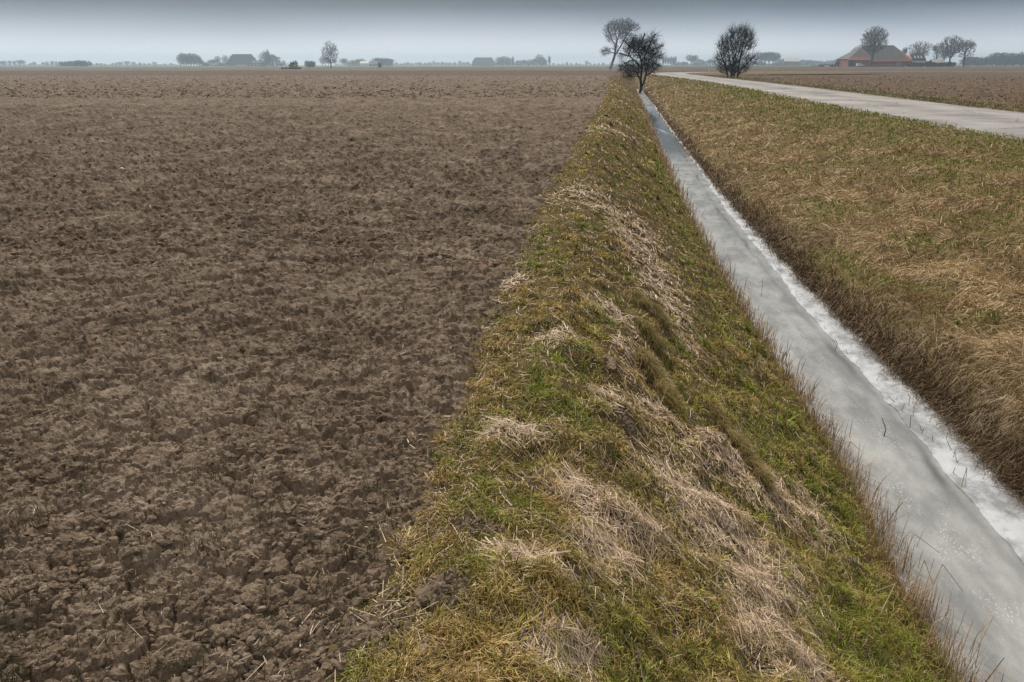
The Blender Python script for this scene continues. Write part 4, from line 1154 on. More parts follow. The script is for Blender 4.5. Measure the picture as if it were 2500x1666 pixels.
def tube_mesh(A, B, RA, RB, sides):
    n = len(A)
    d = B - A; d = d / (np.linalg.norm(d, axis=1)[:, None] + 1e-9)
    ref = np.where(np.abs(d[:, 2:3]) < .9, np.array([[0, 0, 1.]]), np.array([[1., 0, 0]]))
    u = np.cross(d, ref); u /= np.linalg.norm(u, axis=1)[:, None]; v = np.cross(d, u)
    V = []
    for k in range(sides):
        a = 2 * pi * k / sides; w = math.cos(a) * u + math.sin(a) * v
        V += [A + w * RA[:, None], B + w * RB[:, None]]
    V = np.stack(V, 1)
    b = np.arange(n)[:, None] * (2 * sides)
    F = np.concatenate([b + np.array([2 * k, 2 * ((k + 1) % sides), 2 * ((k + 1) % sides) + 1, 2 * k + 1]) for k in range(sides)])
    return V.reshape(-1, 3), F

def spike_mesh(A, B, R):
    n = len(A)
    d = B - A; d = d / (np.linalg.norm(d, axis=1)[:, None] + 1e-9)
    ref = np.where(np.abs(d[:, 2:3]) < .9, np.array([[0, 0, 1.]]), np.array([[1., 0, 0]]))
    u = np.cross(d, ref); u /= np.linalg.norm(u, axis=1)[:, None]; v = np.cross(d, u)
    V = np.stack([A + (math.cos(q) * u + math.sin(q) * v) * R[:, None] for q in (0, 2.094, 4.189)] + [B], 1)
    b = np.arange(n)[:, None] * 4
    F = np.concatenate([b + np.array([0, 1, 3]), b + np.array([1, 2, 3]), b + np.array([2, 0, 3])])
    return V.reshape(-1, 3), F

def tree_meshes(name, stems, env, n, seed, trunk_r, c=.45, twigs=5, twig_len=.5, leaf_r=.012, up=.4, twig_r=.008, droop=0.0, pw=2.3, wig=.12, split_stems=False):
    r = np.random.default_rng(seed + 5)
    P, PR, nst, sid = tree_nodes(stems, env, n, seed, c)
    N_ = len(P)
    acc = np.zeros(N_); kids = np.zeros(N_, int)
    for i in range(N_ - 1, -1, -1):
        if kids[i] == 0: acc[i] = leaf_r ** pw
        if PR[i] >= 0: acc[PR[i]] += acc[i]; kids[PR[i]] += 1
    # nodes are in order of joining, so children always come later
    R = acc ** (1 / pw)
    R = R * (trunk_r / R[0]) if R[0] > trunk_r else R
    R = np.maximum(R, leaf_r)
    R[:nst] = np.maximum(R[:nst], trunk_r * 0.25)
    i = np.where(PR >= 0)[0]; j = PR[i]
    A, B = P[j], P[i]
    ln = np.linalg.norm(B - A, axis=1)
    mid = (A + B) / 2 + r.normal(0, wig, (len(i), 3)) * ln[:, None] * np.where(i < nst, .15, 1)[:, None] + np.array([0, 0, .06]) * ln[:, None]
    RB = R[i]; RA = np.minimum(R[j], RB * 1.7); RM = (RA + RB) / 2
    is_t = i < nst
    def mesh(nm, sel, sides):
        V1, F1 = tube_mesh(A[sel], mid[sel], RA[sel], RM[sel], sides)
        V2, F2 = tube_mesh(mid[sel], B[sel], RM[sel], RB[sel], sides)
        return [V1, V2], [F1, F2 + len(V1)]
    trunk = []
    for q in (sorted(set(sid)) if split_stems else [None]):
        sel = is_t if q is None else is_t & (np.concatenate([sid, np.full(N_ - nst, -1)])[i] == q)
        vt, ft = mesh('t', sel, 7)
        trunk.append(np_mesh(name + '_trunk', np.concatenate(vt), [np.concatenate(ft)], True))
    vc, fc = mesh('c', ~is_t, 3)
    # twigs: slim three-sided spikes
    thin = np.where((R < leaf_r * 3.2) & (np.arange(N_) >= nst))[0]
    src = np.repeat(thin, twigs)
    dirn = P[src] - P[PR[src]]; dirn /= np.linalg.norm(dirn, axis=1)[:, None] + 1e-9
    d = dirn * 0.8 + r.normal(0, .55, dirn.shape) + np.array([0, 0, up])
    d /= np.linalg.norm(d, axis=1)[:, None]
    l = twig_len * (0.4 + 0.9 * r.random(len(src)))
    fr = r.random(len(src))[:, None]
    S0 = P[src] * fr + P[PR[src]] * (1 - fr)
    E_ = S0 + d * l[:, None] + np.array([0, 0, -droop]) * l[:, None] ** 2
    rr = np.full(len(src), twig_r)
    V3, F3 = spike_mesh(S0, E_, rr)
    allv = np.concatenate(vc + [V3])
    crown = np_mesh(name + '_crown', allv, [np.concatenate(fc), F3 + len(vc[0]) + len(vc[1])], False)
    return trunk, crown

def tree(name, meshes, loc, mats, label, cat='tree', group=None, s=1.0, rz=0.0, sz=None):
    o = empty(name, loc, rz, label, cat, group)
    o.scale = (s, s, s if sz is None else sz)
    ts = [link('trunk' if len(meshes[0]) == 1 else 'stem', t_, o) for t_ in meshes[0]]
    c = link('crown', meshes[1], o)
    for q, m_ in [(t_, mats[0]) for t_ in ts] + [(c, mats[1])]:
        if not q.data.materials: q.data.materials.append(m_)
    return o

def gz(X, Y): return float(swell(np.array([X]), np.array([Y]))[0]) - 0.03
FPX = 1944.4
CT = math.cos(radians(19.118))
def px_x(px, D): return (px - 1250) / FPX * D * CT      # lateral offset of a bearing at distance D

# dark gnarled thorn at the water's edge
k = .00604
def zz(pts): return [((x - 1140) * k, (1390 - z) * k) for x, z in pts]
st1 = zz([(1140, 1440), (1165, 1300), (1150, 1180), (1160, 1000), (1150, 850), (1100, 740)])
st2 = [st1[1]] + zz([(1205, 1220), (1240, 1050), (1200, 900), (1190, 800), (1230, 680)])
st3 = [st1[2]] + zz([(1095, 1080), (1110, 950), (1040, 860), (960, 780), (780, 720)])
st4 = [st1[4]] + zz([(1250, 700), (1380, 640), (1500, 600)])
st5 = [st1[3]] + zz([(1060, 850), (980, 840), (860, 900)])
env = []
def E_(x, z, rx, rz, ry=None, y=0): 
    env.append(((x - 1140) * k, y, (1390 - z) * k, rx * k, (ry or rx) * k, rz * k))
E_(1130, 640, 300, 230, 300); E_(1000, 560, 150, 150); E_(1330, 470, 90, 100); E_(1300, 760, 180, 170); E_(1430, 610, 90, 50); E_(1360, 940, 140, 80); E_(900, 940, 160, 110); E_(940, 1090, 120, 90); E_(1230, 900, 140, 120); E_(1420, 760, 110, 60); E_(850, 760, 120, 60); E_(1020, 1010, 140, 110); E_(1330, 1010, 110, 80); E_(1140, 960, 150, 130)
st6 = [st1[5]] + zz([(1090, 620), (1140, 500), (1160, 400)])
st7 = [st1[5]] + zz([(1000, 640), (900, 560), (850, 500)])
st8 = [st2[5]] + zz([(1290, 560), (1330, 470), (1370, 400)])
st9 = [st2[4]] + zz([(1290, 830), (1380, 900), (1470, 940)])
for q_, st in enumerate((st6, st7, st8, st9)):
    for i_ in range(1, len(st)): st[i_] = (st[i_][0], (-.5, .6, .4, -.4)[q_] * i_ / 2, st[i_][1])
    st[0] = (st[0][0], 0.0, st[0][1])
thorn = tree_meshes('thorn', [st1, st2, st3, st4, st5, st6, st7, st8, st9], env, 1250, 3, .22, c=.35, twigs=6, twig_len=.9, leaf_r=.0105, up=.05, twig_r=.0074, wig=.24)
tree('thorn_tree', thorn, (13.75, 90.0, -1.15), (M_darkbark, M_darkbark), 'gnarled dark bare thorn tree standing at the edge of the ice', 'tree', s=1.06, sz=1.0)

# bush on the road verge
k = .00658
def zz(pts): return [((x - 845) * k, (1110 - z) * k) for x, z in pts]
stems = []
rs = np.random.default_rng(4)
for q in range(15):
    a = -1.0 + 2.0 * q / 14 + rs.normal(0, .08); h = rs.uniform(3.6, 5.2) * (1 - .25 * abs(a)); yv = rs.normal(0, .5)
    x0 = rs.normal(0, .28)
    stems.append([(x0, rs.normal(0, .2), 0), (x0 + a * .35, yv * .3, h * .3), (x0 + a * 1.15, yv * .8, h * .65), (x0 + a * 1.9, yv * 1.5, h)])
env = []
def E_(x, z, rx, rz, ry=None, y=0):
    env.append(((x - 845) * k, y, (1110 - z) * k, rx * k, (ry or rx) * k, rz * k))
E_(860, 520, 330, 300); E_(1010, 330, 170, 130); E_(820, 330, 110, 100); E_(1130, 500, 120, 120); E_(850, 900, 330, 150); E_(590, 780, 110, 120); E_(1160, 800, 130, 130); E_(640, 560, 120, 160)
bush = tree_meshes('bush', stems, env, 1050, 8, .085, c=.5, twigs=7, twig_len=1.0, leaf_r=.013, up=.6, twig_r=.0080, wig=.1, split_stems=True)
tree('bare_bush', bush, (27.55, 105.0, .06), (M_darkbark, M_darkbark), 'broad dark many-stemmed bare bush beside the road', 'bush', s=1.04)

# tall leaning tree behind the post
k = .0264
def zz(pts): return [((x - 600) * k, (1000 - z) * k) for x, z in pts]
t1 = zz([(605, 1010), (640, 900), (670, 790), (680, 690), (690, 600), (705, 520), (740, 420), (770, 300)])
t2 = [t1[2]] + zz([(730, 690), (780, 600), (830, 490), (890, 400), (1000, 300), (1050, 280)])
t3 = [t1[4]] + zz([(610, 520), (590, 430), (560, 350), (540, 260)])
t4 = [t1[5]] + zz([(670, 400), (650, 290), (680, 200)])
t5 = [t1[5]] + zz([(790, 470), (860, 420), (880, 300)])
t6 = [t1[3]] + zz([(620, 650), (540, 690), (470, 720)])
env = []
def E_(x, z, rx, rz, ry=None, y=0):
    env.append(((x - 600) * k, y, (1000 - z) * k, rx * k, (ry or rx) * k, rz * k))
E_(720, 300, 210, 140); E_(830, 400, 130, 90); E_(600, 480, 90, 80); E_(560, 360, 100, 130); E_(980, 310, 110, 70); E_(880, 260, 110, 100); E_(520, 700, 100, 80); E_(690, 620, 60, 100); E_(800, 500, 80, 80)
tall = tree_meshes('tall', [t1, t2, t3, t4, t5, t6], env, 1300, 12, .55, c=.4, twigs=4, twig_len=2.2, leaf_r=.040, up=.2, twig_r=.024, droop=.12, wig=.14)
tree('leaning_tree', tall, (px_x(1489, 350), 350, gz(43, 350) + .15), (M_bark, M_bark), 'tall leaning bare tree with drooping twigs behind the yellow banded post', 'tree', s=.945, sz=.893)

# generic farm and field trees
def gen_tree(nm, h, w, clear, n, seed, r, kind='round', **kw):
    rs = np.random.default_rng(seed)
    top = h * .8
    st = [[(0, 0, 0), (rs.normal(0, .1), 0, h * .25), (rs.normal(0, .25), rs.normal(0, .2), h * .5), (rs.normal(0, .3), rs.normal(0, .3), top)]]
    if kind == 'fan':
        st = [[(0, 0, 0), (0, 0, h * .22)]]
        for q in range(7):
            a = 2 * pi * q / 7; o_ = rs.uniform(.5, 1)
            st.append([(0, 0, h * .22), (w * .16 * math.cos(a) * o_, w * .16 * math.sin(a) * o_, h * .48), (w * .36 * math.cos(a) * o_, w * .36 * math.sin(a) * o_, h * .85)])
        env = [(0, 0, h * .70, w * .5, w * .5, h * .29), (0, 0, h * .5, w * .36, w * .36, h * .2)]
    elif kind == 'poplar':
        env = [(0, 0, h * .56, w * .5, w * .5, h * .44)]
    elif kind == 'shrub':
        st = [[(0, 0, 0), (w * .3 * math.cos(a), w * .3 * math.sin(a), h * .7)] for a in np.linspace(0, 2 * pi, 8)[:-1]]
        env = [(0, 0, h * .5, w * .5, w * .5, h * .48)]
    elif kind == 'oval':
        env = [(0, 0, h * (clear + (1 - clear) * .5), w * .5, w * .5, h * (1 - clear) * .5)]
    else:
        env = [(0, 0, h * (clear + (1 - clear) * .52), w * .42, w * .42, h * (1 - clear) * .48)]
        for q in range(5):
            a = rs.uniform(0, 2 * pi); env.append((w * .28 * math.cos(a), w * .28 * math.sin(a), h * rs.uniform(clear + .2, .85), w * .22, w * .22, h * .14))
    return tree_meshes(nm, st, env, n, seed, r, **kw)
big = dict(twigs=5, twig_len=1.3, leaf_r=.035, up=.5, twig_r=.024, wig=.12)
T_lone = gen_tree('lone', 16.5, 11, .14, 800, 21, .38, 'oval', c=.4, **big)
T_ash = gen_tree('ash', 24, 14.5, .33, 1500, 22, .55, 'oval', c=.7, **{**big, 'twigs': 7, 'twig_r': .03})
T_fan = gen_tree('fan', 19, 17, .2, 1000, 23, .5, 'fan', c=.45, **big)
T_round = gen_tree('round', 18, 12, .2, 900, 24, .45, 'round', c=.45, **big)
T_dense = gen_tree('dense', 21, 16, .1, 1300, 25, .55, 'fan', c=.5, **{**big, 'twigs': 7})
far = dict(twigs=6, twig_len=1.3, leaf_r=.07, up=.5, twig_r=.07, wig=.12)
F_round = gen_tree('far_round', 12, 9, .25, 260, 31, .3, 'round', c=.45, **far)
F_tall = gen_tree('far_tall', 15, 8, .15, 280, 32, .3, 'oval', c=.6, **far)
F_pop = gen_tree('far_poplar', 16, 4, .05, 240, 33, .28, 'poplar', c=.9, **far)
F_shrub = gen_tree('far_shrub', 5, 6, 0, 260, 34, .12, 'shrub', c=.5, **{**far, 'twig_len': .8})
F_umb = gen_tree('far_fan', 12, 12, .3, 300, 35, .3, 'fan', c=.45, **far)
BK = (M_bark, M_bark)
def stand(name, ms, px, D, htop, href, label, group=None, cat='tree', wmul=1.0, rz=None):
    """tree at bearing px, distance D, with its top htop metres above the ground"""
    X = px_x(px, D); s = htop / href
    o = tree(name, ms, (X, D, gz(X, D)), BK, label, cat, group, s * wmul, rng.uniform(0, 2 * pi) if rz is None else rz, s)
    return o
def hgt(ytop, D, X=0):
    """height of something whose top stands ytop (pixel row of the photograph) at distance D"""
    return (159 - ytop) / FPX * CT * CT * D + EYE - gz(X, D)

stand('bare_tree', T_lone, 808, 520, hgt(101, 520), 16.5, 'lone dark bare tree on the left half of the horizon', wmul=1.05, rz=.4)
X0 = px_x(2131, 480); 
stand('bare_tree', T_ash, 2127, 488, hgt(64, 488, 220), 24, 'tall feathery bare tree standing right in front of the red barn', wmul=1.15)
stand('bare_tree', T_fan, 2242, 560, hgt(100, 560, 280), 19, 'spreading bare tree rising behind the white house', wmul=1.2)
stand('bare_tree', T_round, 2284, 535, hgt(103, 535, 270), 18, 'slim bare tree at the right gable of the white house', wmul=.75)
stand('bare_tree', T_dense, 2317, 515, hgt(86, 515, 280), 21, 'largest dense bare tree right of the white house', wmul=1.05)
stand('bare_tree', T_round, 2352, 500, hgt(95, 500, 280), 18, 'rightmost free standing bare tree of the farm, with a leaning trunk', wmul=1.25)
stand('bare_tree', T_fan, 2302, 545, hgt(112, 545, 280), 19, 'smaller bare tree hidden behind the largest one', wmul=.7)
stand('bare_tree', T_round, 2066, 545, hgt(131, 545, 230), 18, 'short round bare tree at the left end of the red barn', wmul=.9)
stand('bare_tree', T_round, 2084, 560, hgt(116, 560, 240), 18, 'bare tree looking over the left slope of the barn roof', wmul=.8)
stand('bare_tree', T_fan, 2096, 570, hgt(108, 570, 245), 19, 'taller bare tree behind the left slope of the barn roof', wmul=.75)
stand('bare_tree', T_round, 2204, 560, hgt(113, 560, 265), 18, 'small bare crown peeping over the right slope of the barn roof', wmul=.6)

# far trees: (bearing, row of the top, kind) with a shared description per row
KIND = {'r': (F_round, 12), 't': (F_tall, 15), 'p': (F_pop, 16), 's': (F_shrub, 5), 'f': (F_umb, 12)}
ORD = 'leftmost second third fourth fifth sixth seventh eighth ninth tenth eleventh twelfth thirteenth fourteenth fifteenth sixteenth seventeenth eighteenth nineteenth twentieth'.split()
def row(items, D, label, group, wm=1.0, name='distant_tree'):
    items = sorted(items)
    base = label
    for q, (px, yt, kd) in enumerate(items):
        if base.startswith('one of '):
            o_ = ORD[q] if q < len(items) - 1 else 'rightmost'
            label = (o_ if o_ in ('leftmost', 'rightmost') else o_ + ' from left') + ' ' + base[4:]
        ms, hr = KIND[kd]
        d = D * rng.uniform(.97, 1.04)
        h = max(hgt(yt, d, px_x(px, d)), 2.0)
        stand(name, ms, px, d, h, hr, label, group, 'tree', (1.45 if kd in 'rft' else 1.0) * wm * rng.uniform(.85, 1.15) * (1.2 if kd == 's' else 1))
row([(4, 149, 'r'), (12, 148, 't'), (23, 148, 'r'), (35, 149, 'r'), (49, 146, 'f'), (58, 147, 'r'), (74, 154, 'r'), (85, 151, 'r'), (107, 152, 'r'), (115, 150, 't'), (127, 149, 'r'), (138, 149, 't'), (148, 150, 'r')],
    1250, 'one of the small hazy trees at the far left horizon', 'hazy tree row far left')
row([(156, 150, 's'), (164, 149, 'r'), (172, 150, 'r'), (180, 149, 's'), (186, 148, 'r'), (192, 147, 'r'), (199, 149, 's'), (205, 148, 'r'), (211, 148, 's')],
    900, 'one of the darker trees in the left horizon copse', 'dark copse on the left horizon', 1.25)
row([(225, 155, 'r'), (238, 154, 'r'), (246, 154, 'r'), (255, 155, 'r'), (276, 154, 'r'), (285, 153, 'r'), (294, 151, 'f'), (311, 149, 'f'), (326, 151, 'r'), (342, 153, 'r'), (352, 154, 'r'), (363, 154, 'r'), (378, 151, 'f'), (403, 155, 'r'), (418, 154, 'r')],
    1400, 'one of the faint trees between dark copse and tall clump', 'faint scattered trees on the left horizon', 1.1)
row([(442, 132, 't'), (449, 129, 't'), (455, 131, 't'), (461, 131, 't'), (467, 130, 't'), (474, 131, 't'), (481, 132, 't'), (487, 136, 't'), (492, 145, 'r')],
    950, 'one of the tall clump left of the hazy barn', 'tall clump left of the hazy farm', .9)
row([(499, 151, 's'), (506, 152, 's'), (516, 146, 'f'), (524, 145, 'r'), (533, 137, 't'), (541, 152, 's'), (551, 135, 't'), (567, 136, 't'), (580, 136, 'r'), (620, 138, 'r')],
    1060, 'one of the hazy trees gathered round the hazy barn', 'trees round the hazy left farm', .9)
row([(655, 120, 'p'), (650, 126, 't'), (661, 131, 't'), (667, 136, 'r')],
    1000, 'one of the tall trees right of the hazy barn', 'tall trees right of the hazy left farm', 1.5)
row([(676, 150, 'r'), (684, 148, 't'), (693, 147, 't'), (788, 137, 't'), (795, 140, 'r'), (802, 146, 'r'), (818, 144, 'r'), (835, 143, 'r'), (843, 142, 't'), (862, 147, 'r'), (870, 146, 't'), (880, 143, 'f')],
    1300, 'one of the pale hazy trees either side of the lone dark tree', 'pale trees around the lone tree')
row([(721, 148, 's')], 520, 'narrow dark shrub right behind the green tractor', None, .55, 'distant_shrub')
row([(751, 148, 's'), (758, 149, 's'), (764, 149, 's')], 620, 'one of three dark shrubs between tractor and lone tree', 'dark shrubs right of the tractor', .75, 'distant_shrub')
row([(918, 142, 'f'), (926, 141, 'r'), (934, 141, 'f'), (942, 142, 'f'), (950, 143, 'f'), (955, 147, 'r')],
    1150, 'one of the rounded hazy trees behind the red hut', 'rounded trees behind the red hut', 1.1)
row([(968, 152, 'r'), (979, 155, 'r'), (988, 153, 't'), (996, 151, 't'), (1005, 154, 'r'), (1015, 153, 'r'), (1026, 152, 'r'), (1038, 153, 't'), (1048, 152, 'r'), (1059, 149, 't'), (1068, 152, 'r'), (1079, 151, 'r'), (1089, 153, 'r'), (1098, 152, 't'), (1110, 152, 'r'), (1123, 148, 't'), (1134, 152, 'r'), (1143, 151, 'r')],
    1750, 'one of the faint line between red hut and flat barn', 'very faint tree line mid horizon', 1.3)
row([(1217, 140, 't'), (1223, 139, 't'), (1229, 138, 't'), (1236, 138, 't'), (1243, 141, 't')],
    1400, 'one of the pale trees massed right of the hazy flat barn', 'pale trees right of the flat barn', 1.1)
row([(1252, 137, 'p')], 1400, 'first slim pale poplar right of the flat barn', None, 1.2)
row([(1341, 135, 'p')], 1400, 'second slim pale poplar, standing alone left of the leaning tree', None, 1.2)
row([(1266, 147, 'r'), (1275, 146, 'r'), (1284, 147, 'r'), (1293, 145, 't'), (1302, 144, 't'), (1311, 143, 'r'), (1317, 133, 't'), (1324, 140, 't'), (1329, 147, 'r')],
    1450, 'one of the pale trees bunched between the two slim poplars', 'pale trees between the poplars', 1.2)
row([(1350, 154, 'r'), (1362, 155, 'r'), (1374, 154, 't'), (1384, 151, 't'), (1395, 154, 'r'), (1407, 152, 't'), (1415, 155, 'r'), (1432, 148, 't'), (1440, 153, 'r'), (1452, 155, 'r'), (1462, 154, 'r'), (1472, 153, 'r'), (1512, 155, 'r'), (1600, 150, 'r')],
    1800, 'one of the faintest little trees left of the leaning tree', 'faintest trees left of the leaning tree', 1.2)
row([(1619, 138, 'p'), (1625, 136, 'p'), (1631, 138, 'p'), (1637, 137, 'p'), (1643, 138, 'p'), (1648, 137, 'p')],
    1300, 'one of the tight pale poplars right of the thorn tree', 'pale poplars right of the thorn tree', 1.4)
row([(1656, 150, 't'), (1663, 151, 't'), (1670, 150, 't'), (1676, 151, 't'), (1688, 133, 'f'), (1696, 137, 'r'), (1702, 146, 's'), (1710, 145, 's'), (1718, 150, 'r'), (1726, 147, 'r'), (1734, 144, 'r'), (1742, 146, 'r')],
    1300, 'one of the pale trees between thorn and roadside bush', 'pale trees between thorn tree and bush', 1.1)
row([(1858, 127, 'f'), (1868, 127, 'f'), (1877, 126, 'f'), (1886, 128, 'f'), (1892, 132, 'r'), (1850, 148, 's'), (1862, 150, 's')],
    1150, 'one of the pale broad trees just right of the roadside bush', 'pale broad trees right of the bush', 1.0)
row([(1937, 148, 'r'), (1944, 147, 't'), (1951, 146, 't'), (1958, 145, 't'), (1965, 146, 't'), (1972, 146, 't'), (1979, 146, 't'), (1987, 147, 't'), (1995, 148, 't'), (2003, 148, 't'), (2011, 150, 't'), (2018, 148, 't'), (2026, 147, 't'), (2034, 146, 't'), (2042, 144, 't'), (2050, 142, 't'), (2056, 146, 'r')],
    1150, 'one of the hazy trees in the row left of the red barn', 'hazy tree row left of the red barn', 1.1)
row([(2362, 140, 's'), (2368, 139, 's'), (2375, 140, 'r'), (2384, 140, 's'), (2391, 140, 's'), (2399, 144, 's')],
    900, 'one of the blue grey bushes right of the farm trees', 'blue grey bushes right of the farm', 1.3, 'distant_shrub')
row([(2406 + 6.5 * q + rng.uniform(-1.5, 1.5), 129 + rng.uniform(-2, 3) + (8 if q < 2 else 0), 't' if q % 3 else 'p') for q in range(16)],
    850, 'one of the hazy wood at the right picture edge', 'hazy wood at the right edge', 1.25)
# undergrowth and far woods that only read as blue masses
def wood(px0, px1, y0, y1, D, label, dens=1.0):
    X0 = px_x(px0, D); X1 = px_x(px1, D)
    n = int((X1 - X0) * 10 * dens)
    x = rng.uniform(X0, X1, n); yv = D + rng.uniform(-12, 12, n)
    top = hgt((y0 + y1) / 2, D, (X0 + X1) / 2) * (1 + .3 * fbm(x / 14, x * 0 + px0, 301, 3)) 
    z0 = rng.random(n) * .35 * np.maximum(top, .5)
    A = np.stack([x, yv, z0 + swell(x, yv)], -1)
    B = A + np.stack([rng.normal(0, .6, n), rng.normal(0, .6, n), np.maximum(top - z0, .4) * rng.uniform(.5, 1, n)], -1)
    V, F = tube_mesh(A, B, np.full(n, .16), np.full(n, .05), 3)
    o = link('woods', np_mesh('woods', V, [F]), None, M_bark)
    tag(o, label, 'woods', kind='stuff')
wood(-40, 440, 155, 158, 1500, 'low blue haze of woodland along the left horizon', .9)
wood(152, 214, 151, 153, 910, 'undergrowth of the dark copse on the left horizon', 1.6)
wood(490, 560, 155, 157, 1050, 'low scrub in front of the hazy left farm', 1.2)
wood(640, 700, 150, 154, 1010, 'scrub under the tall trees right of the hazy left farm', .8)
wood(820, 1200, 153, 156, 1700, 'low pale woodland behind the red hut and flat barn', .6)
wood(905, 958, 149, 152, 1160, 'undergrowth below the rounded trees behind the red hut', 1.2)
wood(1200, 1335, 149, 152, 1450, 'undergrowth of the pale trees around the slim poplars', 1.0)
wood(1335, 1620, 155, 158, 1800, 'faint low woodland behind the leaning tree', .6)
wood(1640, 1760, 151, 155, 1310, 'hazy scrub between thorn tree and bush', .9)
wood(1845, 2065, 153, 156, 1170, 'hazy scrub left of the red barn', .9)
wood(2350, 2405, 142, 145, 905, 'hazy scrub right of the farm trees', 1.6)
wood(2400, 2560, 141, 144, 855, 'undergrowth of the hazy wood at the right edge', 1.6)

# tall dry reeds at the right edge, beyond the road
def reed_clump(X, Y, n, h, w, label):
    P = np.stack([rng.normal(0, w, n), rng.normal(0, w * .6, n), np.full(n, -.02)], -1)
    head = rng.uniform(-pi, pi, n); a1 = np.abs(rng.normal(.1, .1, n)); a2 = a1 + np.abs(rng.normal(.2, .2, n))
    c0 = lerp3((0.26, 0.17, 0.09), (0.42, 0.31, 0.19), rng.random(n))
    r = empty('reed_clump', (X, Y, .03), 0, label, 'reeds', 'clumps of tall dry reeds right of the road')
    o = blades('stems', P, head, 0 * head, a1, a2, h * (.5 + .6 * rng.random(n)), np.full(n, .022), var(c0), var(c0 * 1.15), M_straw, None, None, parent=r)
    o['kind'] = 'stuff'
reed_clump(23.6, 37.5, 150, 1.15, .35, 'tallest clump of orange tan reeds at the right edge of the picture')
reed_clump(24.6, 38.5, 120, 1.0, .35, 'clump of tan reeds cut off by the right edge of the picture')
reed_clump(22.6, 37.0, 45, .6, .30, 'short sparse reeds left of the tallest clump')

# ------------------------------------------------------------------ road posts
M_white = plain('white_paint', (0.62, 0.61, 0.59), .6, .3, .06)
M_yellow = plain('yellow_paint', (0.75, 0.47, 0.06), .5, .4, .1)
M_redp = plain('red_paint', (0.42, 0.06, 0.04), .5, .4, .1)
M_black = plain('black_rubber', (0.02, 0.02, 0.022), .7, .3, .2)
M_glass = plain('dark_glass', (0.03, 0.04, 0.05), .15, .6, .1)
M_steel = plain('grey_steel', (0.30, 0.31, 0.32), .45, .5, .15)
def road_post(X, Y, lab):
    r = empty('road_post', (X, Y, .12), 0.1, lab, 'post', 'white road marker posts')
    m = MB(); m.loft([(-.06, -.05, 0), (.06, -.05, 0), (.06, .05, 0), (-.06, .05, 0)], [(-.05, -.04, .78), (.05, -.04, .78), (.05, .04, .84), (-.05, .04, .84)])
    m.build('post_body', M_white, r)
    MB().box(-.04, .04, -.056, -.05, .60, .72).build('reflector', M_redp, r)
    MB().box(-.10, .10, -.10, .10, -.02, .05).build('base', M_steel, r)
road_post(px_x(1607, 214), 214, 'white road marker post at the tip of the road bend')
road_post(px_x(1732, 212), 212, 'white road marker post left of the roadside bush')
r = empty('marker_pole', (px_x(1491, 165), 165, -.03), 0, 'thin grey pole with yellow top and yellow foot in front of the leaning tree', 'pole')
MB().tube((0, 0, 0), (.16, 0, 2.05), .055, .05, 10).build('shaft', M_steel, r, True)
MB().tube((.0, 0, .0), (.025, 0, .30), .13, .085, 10).build('foot_sleeve', M_yellow, r, True)
m = MB(); m.box(-.24, .50, -.05, .05, 1.98, 2.16).build('top_band', M_yellow, r)
MB().box(-.2, .46, -.053, -.05, 2.03, 2.08).build('white_stripe', M_white, r)

# gulls on the field
def gull_mesh():
    b = MB(); b.loft([(-.16, -.02, .17), (-.16, .02, .17), (-.16, .02, .19), (-.16, -.02, .19)], [(-.05, -.06, .12), (-.05, .06, .12), (-.05, .06, .22), (-.05, -.06, .22)])
    b.loft([(-.05, -.06, .12), (-.05, .06, .12), (-.05, .06, .22), (-.05, -.06, .22)], [(.10, -.05, .14), (.10, .05, .14), (.10, .05, .24), (.10, -.05, .24)])
    b.loft([(.10, -.05, .14), (.10, .05, .14), (.10, .05, .24), (.10, -.05, .24)], [(.15, -.025, .27), (.15, .025, .27), (.14, .025, .33), (.14, -.025, .33)])
    b.loft([(.15, -.03, .26), (.15, .03, .26), (.14, .03, .34), (.14, -.03, .34)], [(.21, -.02, .28), (.21, .02, .28), (.21, .02, .32), (.21, -.02, .32)])
    return b
gm = None
for px, Y_, lab in ((890, 280, 'white gull standing on the soil below the red hut'), (1080, 262, 'white gull on the soil in the middle of the field'),
                    (1152, 262, 'white gull on the soil below the flat hazy barn'), (1259, 232, 'white gull closest to the leaning tree'), (604, 235, 'white gull on the soil below the hazy left farm'), (1480, 250, 'white gull beside the foot of the leaning tree')):
    r = empty('gull', (px_x(px, Y_), Y_, .04), rng.uniform(0, 6), lab, 'gull', 'white gulls resting on the field')
    r.scale = (1.5, 1.5, 1.5)
    if gm is None:
        ob = gull_mesh().build('body', M_white, r, True); gm = [ob.data]
        w = MB().box(-.2, .06, -.075, -.055, .15, .21).box(-.2, .06, .055, .075, .15, .21).build('wings', M_steel, r); gm.append(w.data)
        l = MB().tube((.0, -.02, 0), (.0, -.02, .13), .008).tube((.0, .02, 0), (.0, .02, .13), .008).build('legs', M_yellow, r); gm.append(l.data)
        q = MB().loft([(.205, -.01, .29), (.205, .01, .29), (.205, .01, .31), (.205, -.01, .31)], [(.27, -.003, .285), (.27, .003, .285), (.27, .003, .295), (.27, -.003, .295)]).build('beak', M_yellow, r); gm.append(q.data)
    else:
        for nm, me in zip(('body', 'wings', 'legs', 'beak'), gm): link(nm, me, r)

